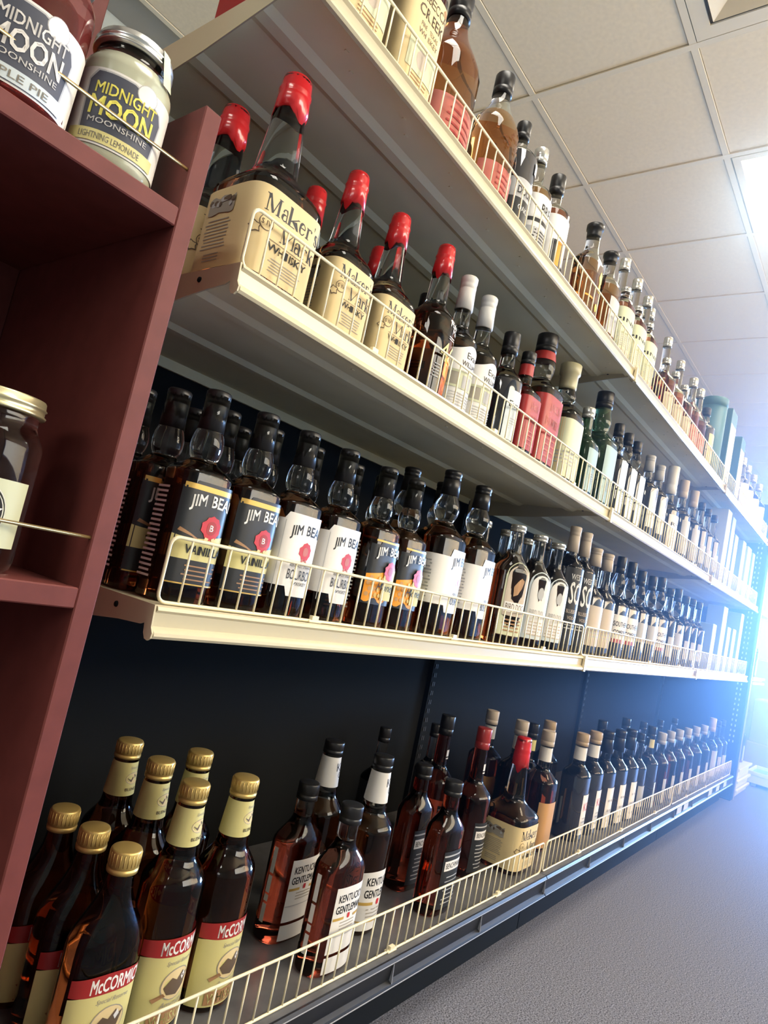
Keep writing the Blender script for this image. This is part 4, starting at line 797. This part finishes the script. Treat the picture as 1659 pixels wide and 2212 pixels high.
def L_moon(first, flav, flavm, inkt, x, dz=-0.018):
    def f(L0):
        L = Shift(L0, dz)
        L.rect(-0.075, 0.062, 0.030, 0.100, P_white, nc=40)
        P = [(-0.030, 0.036), (0.030, 0.036), (0.034, 0.078), (0.030, 0.086), (0.004, 0.0965), (-0.026, 0.0965), (-0.032, 0.088)]
        def sc_(k): cx = 0.0; cz = 0.066; return [(x+cx+(a-cx)*k, cz+(b-cz)*k) for a, b in P]
        L.poly(sc_(1.05), P_grey); L.poly(sc_(1.0), mat('slate_label_print', (0.055, 0.06, 0.085), 0.5))
        L.disc(x+0.016, 0.0935, 0.0095, 0.0095, P_grey, 22); L.disc(x+0.016, 0.0935, 0.0088, 0.0088, P_white, 22)
        L.text(x+0.001, 0.0765, first, 0.0105, inkt, 0.02, w=0.052); L.text(x, 0.0565, 'MOON', 0.0175, inkt, 0.03, w=0.052)
        L.text(x, 0.049, 'MOONSHINE', 0.0050, P_white, 0.01, w=0.050)
        L.rect(x-0.040, x+0.036, 0.032, 0.043, flavm); L.text(x-0.004, 0.0345, flav, 0.0058, INKG, 0.01, w=0.050)
        for z in (0.090, 0.084, 0.079, 0.062, 0.058): L.rect(x-0.066, x-0.050, z-0.0005, z+0.0005, P_grey)
        L.rect(x-0.050, x-0.046, 0.036, 0.046, INKG)
    return f
t, b = jar('moonshine_jar', 'squat glass jar of pale lemonade moonshine, tin lid, beside the red post', (-0.153, 0.022, 1.038), 0.0395, 0.131, glassL, tinlid, L_moon('MIDNIGHT', 'LIGHTNING LEMONADE', P_yel, INKY, -0.004), fill=0.80)
t.rotation_euler.z = math.radians(-14)
sg = Label(b, 0.1); sg.rect(0.020, 0.031, 0.096, 0.1315, P_sage, off=0.0030); sg.text(0.0255, 0.108, '5', 0.007, INKG, 0.0); o = link('tax_strip', sg.mesh('tax_strip'), t)
t, b = jar('moonshine_jar', 'large jar of dark red apple pie moonshine at the top left corner', (-0.2445, 0.028, 1.038), 0.0500, 0.160, glassP, tinlid, L_moon('MIDNIGHT', 'APPLE PIE', P_pale, P_white, 0.004, -0.024), fill=0.80)
t.rotation_euler.z = math.radians(-9)
t, b = jar('moonshine_jar', 'amber jar with black lid behind the apple pie jar', (-0.196, 0.135, 1.038), 0.034, 0.205, glassA, blackcap, None, fill=0.8)
def L_ole(L):
    L.rect(-0.064, 0.050, 0.022, 0.078, P_sage, nc=40); x = 0.006
    L.disc(x, 0.049, 0.0265, 0.0265, P_white, 36); L.disc(x, 0.049, 0.0255, 0.0255, INK, 36); L.disc(x, 0.049, 0.0240, 0.0240, P_white, 36); L.disc(x, 0.049, 0.0234, 0.0234, INK, 36)
    L.text(x+0.004, 0.0575, 'Ole', 0.0085, P_white, 0.01, w=0.018, slant=0.3); L.text(x, 0.0455, 'Smoky', 0.0115, P_white, 0.02, w=0.040, slant=0.3); L.rect(x-0.012, x+0.014, 0.0435, 0.0444, P_white)
    for k in range(3): L.disc(x-0.006+0.008*k, 0.034, 0.0022, 0.0022, P_white, 10, 0.6)
t, b = jar('moonshine_jar', 'clear moonshine jar with gold lid and black round label on the lower red shelf', (-0.181, 0.036, 0.6755), 0.0440, 0.152, glassJ, goldlid, L_ole, fill=0.80)
t.rotation_euler.z = math.radians(-26)

# ------------------------------------------------------------------ cartons
def carton(name, label, x, y, z, w, d, h, m, group, deco=None, rz=0):
    t = thing(name, label, 'box', (x, y, z), group, rz)
    mb = MB(); mb.box((-w/2, -d/2, 0), (w/2, d/2, h), bev=0.0015); mb.obj('carton_body', m, t)
    fl = MB(); fl.box((-w/2+0.003, -d/2-0.0006, h*0.12), (w/2-0.003, -d/2+0.0002, h*0.82)); fl.obj('front_print', deco or P_white, t)
    ft = MB(); ft.box((-w/2+0.002, -d/2+0.002, h-0.0002), (w/2-0.002, d/2-0.012, h+0.0012)); ft.obj('top_flap', m, t)
    return t

# ------------------------------------------------------------------ bottles on the shelves
ORD = ['first', 'second', 'third', 'fourth', 'fifth', 'sixth', 'seventh', 'eighth', 'ninth', 'tenth', 'eleventh', 'twelfth', 'thirteenth', 'fourteenth', 'fifteenth', 'sixteenth', 'seventeenth', 'eighteenth', 'nineteenth', 'twentieth', 'twenty-first', 'twenty-second', 'twenty-third', 'twenty-fourth', 'twenty-fifth', 'twenty-sixth', 'twenty-seventh', 'twenty-eighth', 'twenty-ninth', 'thirtieth']
def place(tier, z, rows):
    """rows: {row name: [(kind, x, y, rotation deg)]}"""
    for rname, items in rows.items():
        items = sorted(items, key=lambda q: q[1]); n = len(items)
        for i, it in enumerate(items):
            k, x, y = it[:3]; rz = math.radians(it[3]) if len(it) > 3 else 0
            desc, parts, cat, nm, H, hw = KIND[k]
            pos = f'{ORD[i]} from left' if i <= n//2 else f'{ORD[n-1-i]} from far end'
            full = f'{desc}, {pos}, {tier} shelf {rname}'.split()
            if len(full) > 16:      # drop trailing words of the look, never of the place
                dw = desc.split()[:16-(len(full)-len(desc.split()))]
                while dw[-1] in ('and', 'with', 'by', 'of', 'in', 'the', 'white', 'black', 'small', 'broad', 'wide', 'long', 'above', 'below', 'behind', 'near', 'beside', 'against', 'wire', 'red', 'pale', 'gold', 'dark', 'shiny', 'tall', 'silver', 'yellow'): dw = dw[:-1]
                full = f'{" ".join(dw)}, {pos}, {tier} shelf {rname}'.split()
            lab = ' '.join(full)
            t = thing(nm, lab, cat, (x, y, z), f'bottles standing on the {tier} shelf', rz)
            for pn_, me in parts: link(pn_, me, t)
JY = 0.060
place('third', SHZ['third'], {
 'front': [('van', 0.054, JY), ('van', 0.134, JY), ('jb', 0.212, JY), ('jb', 0.298, JY), ('hon', 0.396, JY), ('hon', 0.474, JY), ('jbL', 0.590, 0.068), ('jbL', 0.706, 0.068),
           ('bird', 0.862, 0.058, -28), ('birdp', 0.977, 0.058, -28), ('birdp', 1.082, 0.058, -28), ('west', 1.168, 0.058, -18), ('west', 1.248, 0.058, -18), ('tan', 1.345, 0.062, -10), ('tan', 1.440, 0.062, -10),
           ('soco', 1.560, 0.062, -10), ('soco', 1.665, 0.062, -10), ('dkband', 1.775, 0.062), ('dkband', 1.900, 0.062), ('soco', 2.010, 0.062, -10), ('dkslim', 2.130, 0.060), ('dkband', 2.250, 0.062), ('dkslim', 2.370, 0.060), ('dkslim', 2.480, 0.060), ('dkslim', 2.60, 0.060)],
 'second row': [('van', 0.045, 0.126), ('van', 0.125, 0.126), ('jb', 0.205, 0.126), ('jb', 0.292, 0.126), ('hon', 0.390, 0.126), ('hon', 0.468, 0.126), ('jbL', 0.590, 0.160), ('jbL', 0.706, 0.160), ('bird', 0.850, 0.135, -28), ('birdp', 0.965, 0.135, -28), ('birdp', 1.075, 0.135, -28), ('dkslim', 1.18, 0.135), ('dkslim', 1.34, 0.14), ('soco', 1.48, 0.145, -10), ('soco', 1.61, 0.145, -10), ('dkband', 1.74, 0.145)],
 'third row': [('van', 0.038, 0.192), ('van', 0.118, 0.192), ('jb', 0.200, 0.192)]})
place('second', SHZ['second'], {
 'front': [('mm1', 0.070, 0.080), ('mm2', 0.200, 0.069), ('mm2', 0.305, 0.069), ('mm46', 0.421, 0.060), ('ew', 0.497, 0.056), ('ew', 0.572, 0.056), ('ewb', 0.678, 0.056, -20), ('fireS', 0.752, 0.052), ('fireL', 0.849, 0.068),
           ('bei', 0.985, 0.066), ('grnS', 1.100, 0.052), ('grnL', 1.222, 0.066), ('pal', 1.330, 0.055), ('pal', 1.415, 0.055), ('pal', 1.495, 0.055), ('ovl', 1.640, 0.056), ('ovl', 1.755, 0.056), ('wht', 1.920, 0.060), ('wrp', 2.080, 0.060), ('wrp', 2.240, 0.060), ('dkslim', 2.36, 0.055), ('dkslim', 2.475, 0.055), ('dkslim', 2.60, 0.055)],
 'second row': [('mm1', 0.075, 0.208), ('mm2', 0.206, 0.158), ('mm2', 0.375, 0.165), ('ewb', 0.600, 0.14, -20), ('ewb', 0.50, 0.14, -20), ('pal', 1.38, 0.14), ('pal', 1.47, 0.14)]})
place('top', SHZ['top'], {
 'front': [('rc', 0.105, 0.064), ('rc', 0.219, 0.064), ('rnd', 0.335, 0.070), ('rnd2', 0.483, 0.060), ('dkv', 0.572, 0.058), ('clr', 0.652, 0.058), ('blk', 0.740, 0.058), ('flat', 0.960, 0.060), ('flat2', 1.078, 0.060),
           ('lab', 1.180, 0.047), ('lab', 1.288, 0.047), ('lab', 1.394, 0.047), ('shortr', 1.627, 0.055), ('shortr', 1.740, 0.055), ('shortr', 1.86, 0.055), ('cogn', 1.977, 0.060), ('cogn', 2.085, 0.060), ('dksh', 2.198, 0.056), ('farw', 3.00, 0.056), ('farw', 3.14, 0.056), ('farw', 3.32, 0.056), ('farw', 3.51, 0.056)],
 'second row': [('stp', 1.297, 0.110), ('stp', 1.415, 0.110), ('stp', 1.525, 0.110), ('stp', 1.607, 0.125), ('stp', 1.825, 0.124), ('stp', 2.030, 0.130), ('cogn', 2.16, 0.145)]})
place('bottom', DECK, {
 'front': [('mcs', 0.104, 0.092, -4), ('mcl', 0.191, 0.100, -4), ('mcl', 0.274, 0.096, -3), ('kgf', 0.474, 0.052), ('kgr', 0.610, 0.105), ('benf', 0.803, 0.060), ('benr', 1.020, 0.125), ('mm0', 1.167, 0.090),
           ('ora', 1.365, 0.110), ('tcp', 1.560, 0.085), ('tcp', 1.670, 0.085), ('dkw', 1.775, 0.080), ('dkw', 1.880, 0.075), ('dkw', 1.980, 0.070), ('dkslim', 2.10, 0.07), ('dky', 2.230, 0.07), ('pur', 2.37, 0.065), ('pur', 2.50, 0.065), ('pur', 2.64, 0.065), ('pur', 2.79, 0.065), ('pur', 2.95, 0.065), ('pur', 3.12, 0.065), ('wrp', 3.30, 0.065), ('dkslim', 3.45, 0.065), ('dkslim', 3.57, 0.065)],
 'second row': [('mcs', 0.099, 0.156, -4), ('mcl', 0.197, 0.187, -4), ('mcl', 0.278, 0.205, -3), ('kgf', 0.476, 0.150), ('kgr', 0.575, 0.195), ('benf', 0.830, 0.150), ('benr2', 1.020, 0.225), ('ora', 1.390, 0.20), ('dky', 1.47, 0.20), ('tcp', 1.59, 0.20), ('dky', 1.98, 0.17), ('dky', 2.25, 0.17), ('dkslim', 2.45, 0.16), ('dkslim', 2.7, 0.16), ('dkslim', 2.95, 0.16)],
 'third row': [('mcs', 0.093, 0.220, -4), ('mcl', 0.200, 0.272, -4), ('ora', 1.40, 0.30), ('dkslim', 0.88, 0.30), ('dkslim', 1.1, 0.3)]})
for n, (x, w, h) in enumerate(((2.80, 0.07, 0.200), (2.985, 0.09, 0.295), (3.13, 0.075, 0.212), (3.27, 0.075, 0.213), (3.43, 0.075, 0.305))):
    carton('bottle_carton', f'pale mint bottle carton, {ORD[n]} from left among those ending the third shelf', x, 0.062, SHZ['third'], w, 0.07, h, P_mint, 'cartons at the far end of the third shelf', P_pale)
for n, (x, w, h, m) in enumerate(((2.74, 0.08, 0.325, P_pale), (2.85, 0.07, 0.315, P_mint), (2.96, 0.075, 0.255, P_mint), (3.17, 0.08, 0.265, P_mint), (3.33, 0.10, 0.262, P_pale), (3.47, 0.06, 0.255, P_mint))):
    carton('bottle_carton', f'pale bottle carton, {ORD[n]} from left among those ending the second shelf', x, 0.062, SHZ['second'], w, 0.075, h, m, 'cartons at the far end of the second shelf', P_white)
cy_ = thing('cylinder_carton', 'tall dark green cylindrical gift tube on the top shelf beside flat cartons', 'box', (2.385, 0.075, SHZ['top']))
mb = MB(); mb.lathe([(0, 0.047), (0.002, 0.048), (0.305, 0.048)], 28); mb.obj('tube_body', P_teal, cy_)
mb = MB(); mb.lathe([(0.305, 0.0495), (0.338, 0.0495), (0.340, 0.047)], 28); mb.obj('tube_lid', P_teal, cy_)
carton('bottle_carton', 'wide dark green carton with pale front beside the cylindrical tube', 2.56, 0.07, SHZ['top'], 0.11, 0.08, 0.345, P_teal, 'cartons on the top shelf', P_pale)
carton('bottle_carton', 'narrow dark green carton, last before the pale bottles on the top shelf', 2.80, 0.065, SHZ['top'], 0.09, 0.075, 0.300, P_teal, 'cartons on the top shelf', P_white)
carton('bottle_carton', 'red carton at the left end of the top shelf, cut by the top edge', 0.115, 0.270, SHZ['top'], 0.10, 0.10, 0.30, P_red, 'cartons on the top shelf', redp)

# ------------------------------------------------------------------ beyond the end panel
FX = 3*S+0.20
fx = thing('end_fixture', 'short white metal shelving bay standing beyond the gondola end panel', 'shelving unit', (FX, 0, 0))
wm_ = mat('white_enamel', (0.72, 0.74, 0.78), 0.3, coat=0.3)
for z, nm in ((0.035, 'base_rail'), (0.085, 'base_rail'), (0.150, 'fence_rail'), (0.655, 'shelf_rail'), (0.628, 'shelf_rail')):
    mb = MB(); mb.box((0, -0.004, z-0.007), (0.43, 0.010, z+0.007), bev=0.002); mb.obj(nm, wm_, fx)
for z in (0.155, 0.660, 1.04):
    mb = MB(); mb.box((0, 0.010, z-0.02), (0.43, 0.36, z)); mb.obj('deck', wm_, fx)
mb = MB(); mb.box((0, 0.36, 0), (0.43, 0.38, 1.5)); mb.obj('back_panel', wm_, fx)
mb = MB(); mb.box((0, 0.012, 0), (0.43, 0.03, 0.13)); mb.obj('kick_plate', wm_, fx)
for n, x in enumerate((FX+0.08, FX+0.20, FX+0.32)):
    for z, tn in ((0.155, 'lower'), (0.660, 'upper')):
        desc, parts, cat, nm, H, hw = KIND['pur']
        t = thing(nm, f'{ORD[n]} slim dark bottle from left, {tn} deck of the white bay beyond the end panel', 'bottle', (x, 0.07, z), 'bottles on the white end bay')
        for pn_, me in parts: link(pn_, me, t)
def kbox(label, a, b):
    t = thing('cardboard_box', label, 'box', ((a[0]+b[0])/2, (a[1]+b[1])/2, a[2]), 'cardboard boxes stacked at the aisle end')
    hx, hy, h = (b[0]-a[0])/2, (b[1]-a[1])/2, b[2]-a[2]
    mb = MB(); mb.box((-hx, -hy, 0), (hx, hy, h-0.003), bev=0.004); mb.obj('box_body', kraft, t)
    for s in (-1, 1): mb = MB(); mb.box((-hx+0.004, min(0.002*s, (hy-0.004)*s), h-0.003), (hx-0.004, max(0.002*s, (hy-0.004)*s), h)); mb.obj('flap', kraft, t)
    mb = MB(); mb.box((-hx-0.0008, -0.05, h*0.35), (-hx+0.0002, 0.04, h*0.62)); mb.obj('sticker', P_white, t)
kbox('lower brown cardboard box on the floor at the aisle end', (4.98, -0.55, 0.0), (5.40, 0.14, 0.21)); kbox('upper brown cardboard box stacked at the aisle end', (5.0, -0.50, 0.21), (5.38, 0.13, 0.50))
kbox('large pale cardboard box behind the small stack at the aisle end', (5.6, -0.5, 0.0), (6.1, 0.35, 0.78))
pl = thing('metal_platform', 'low teal metal platform with punched holes on the floor at right edge', 'platform', (4.62, -0.26, 0.0))
tealm = mat('teal_enamel', (0.16, 0.42, 0.42), 0.35, coat=0.2)
mb = MB(); mb.box((-0.17, -0.30, 0.062), (0.17, 0.30, 0.070), bev=0.002); mb.obj('deck', tealm, pl)
for a, b in (((-0.17, -0.30, 0.02), (-0.160, 0.30, 0.09)), ((0.160, -0.30, 0.02), (0.17, 0.30, 0.09)), ((-0.16, -0.30, 0.02), (0.16, -0.29, 0.09)), ((-0.16, 0.29, 0.02), (0.16, 0.30, 0.09))): mb = MB(); mb.box(a, b, bev=0.002); mb.obj('edge_rail', wm_, pl)
for sx in (-0.14, 0.14):
    for sy in (-0.26, 0.26): mb = MB(); mb.lathe([(0, 0.015), (0.062, 0.012)], 10); o = mb.obj('foot', wm_, pl); o.location = (sx, sy, 0)
hl = MB()
for i in range(6):
    for j in range(3): hl.lathe([(0.0701, 0.008), (0.0706, 0.007)], 8); n_ = len(hl.v); hl.v[n_-16:] = [(x-0.10+0.09*j, y-0.22+0.085*i, z) for x, y, z in hl.v[n_-16:]]
hl.obj('holes', wm_, pl)['kind'] = 'stuff'
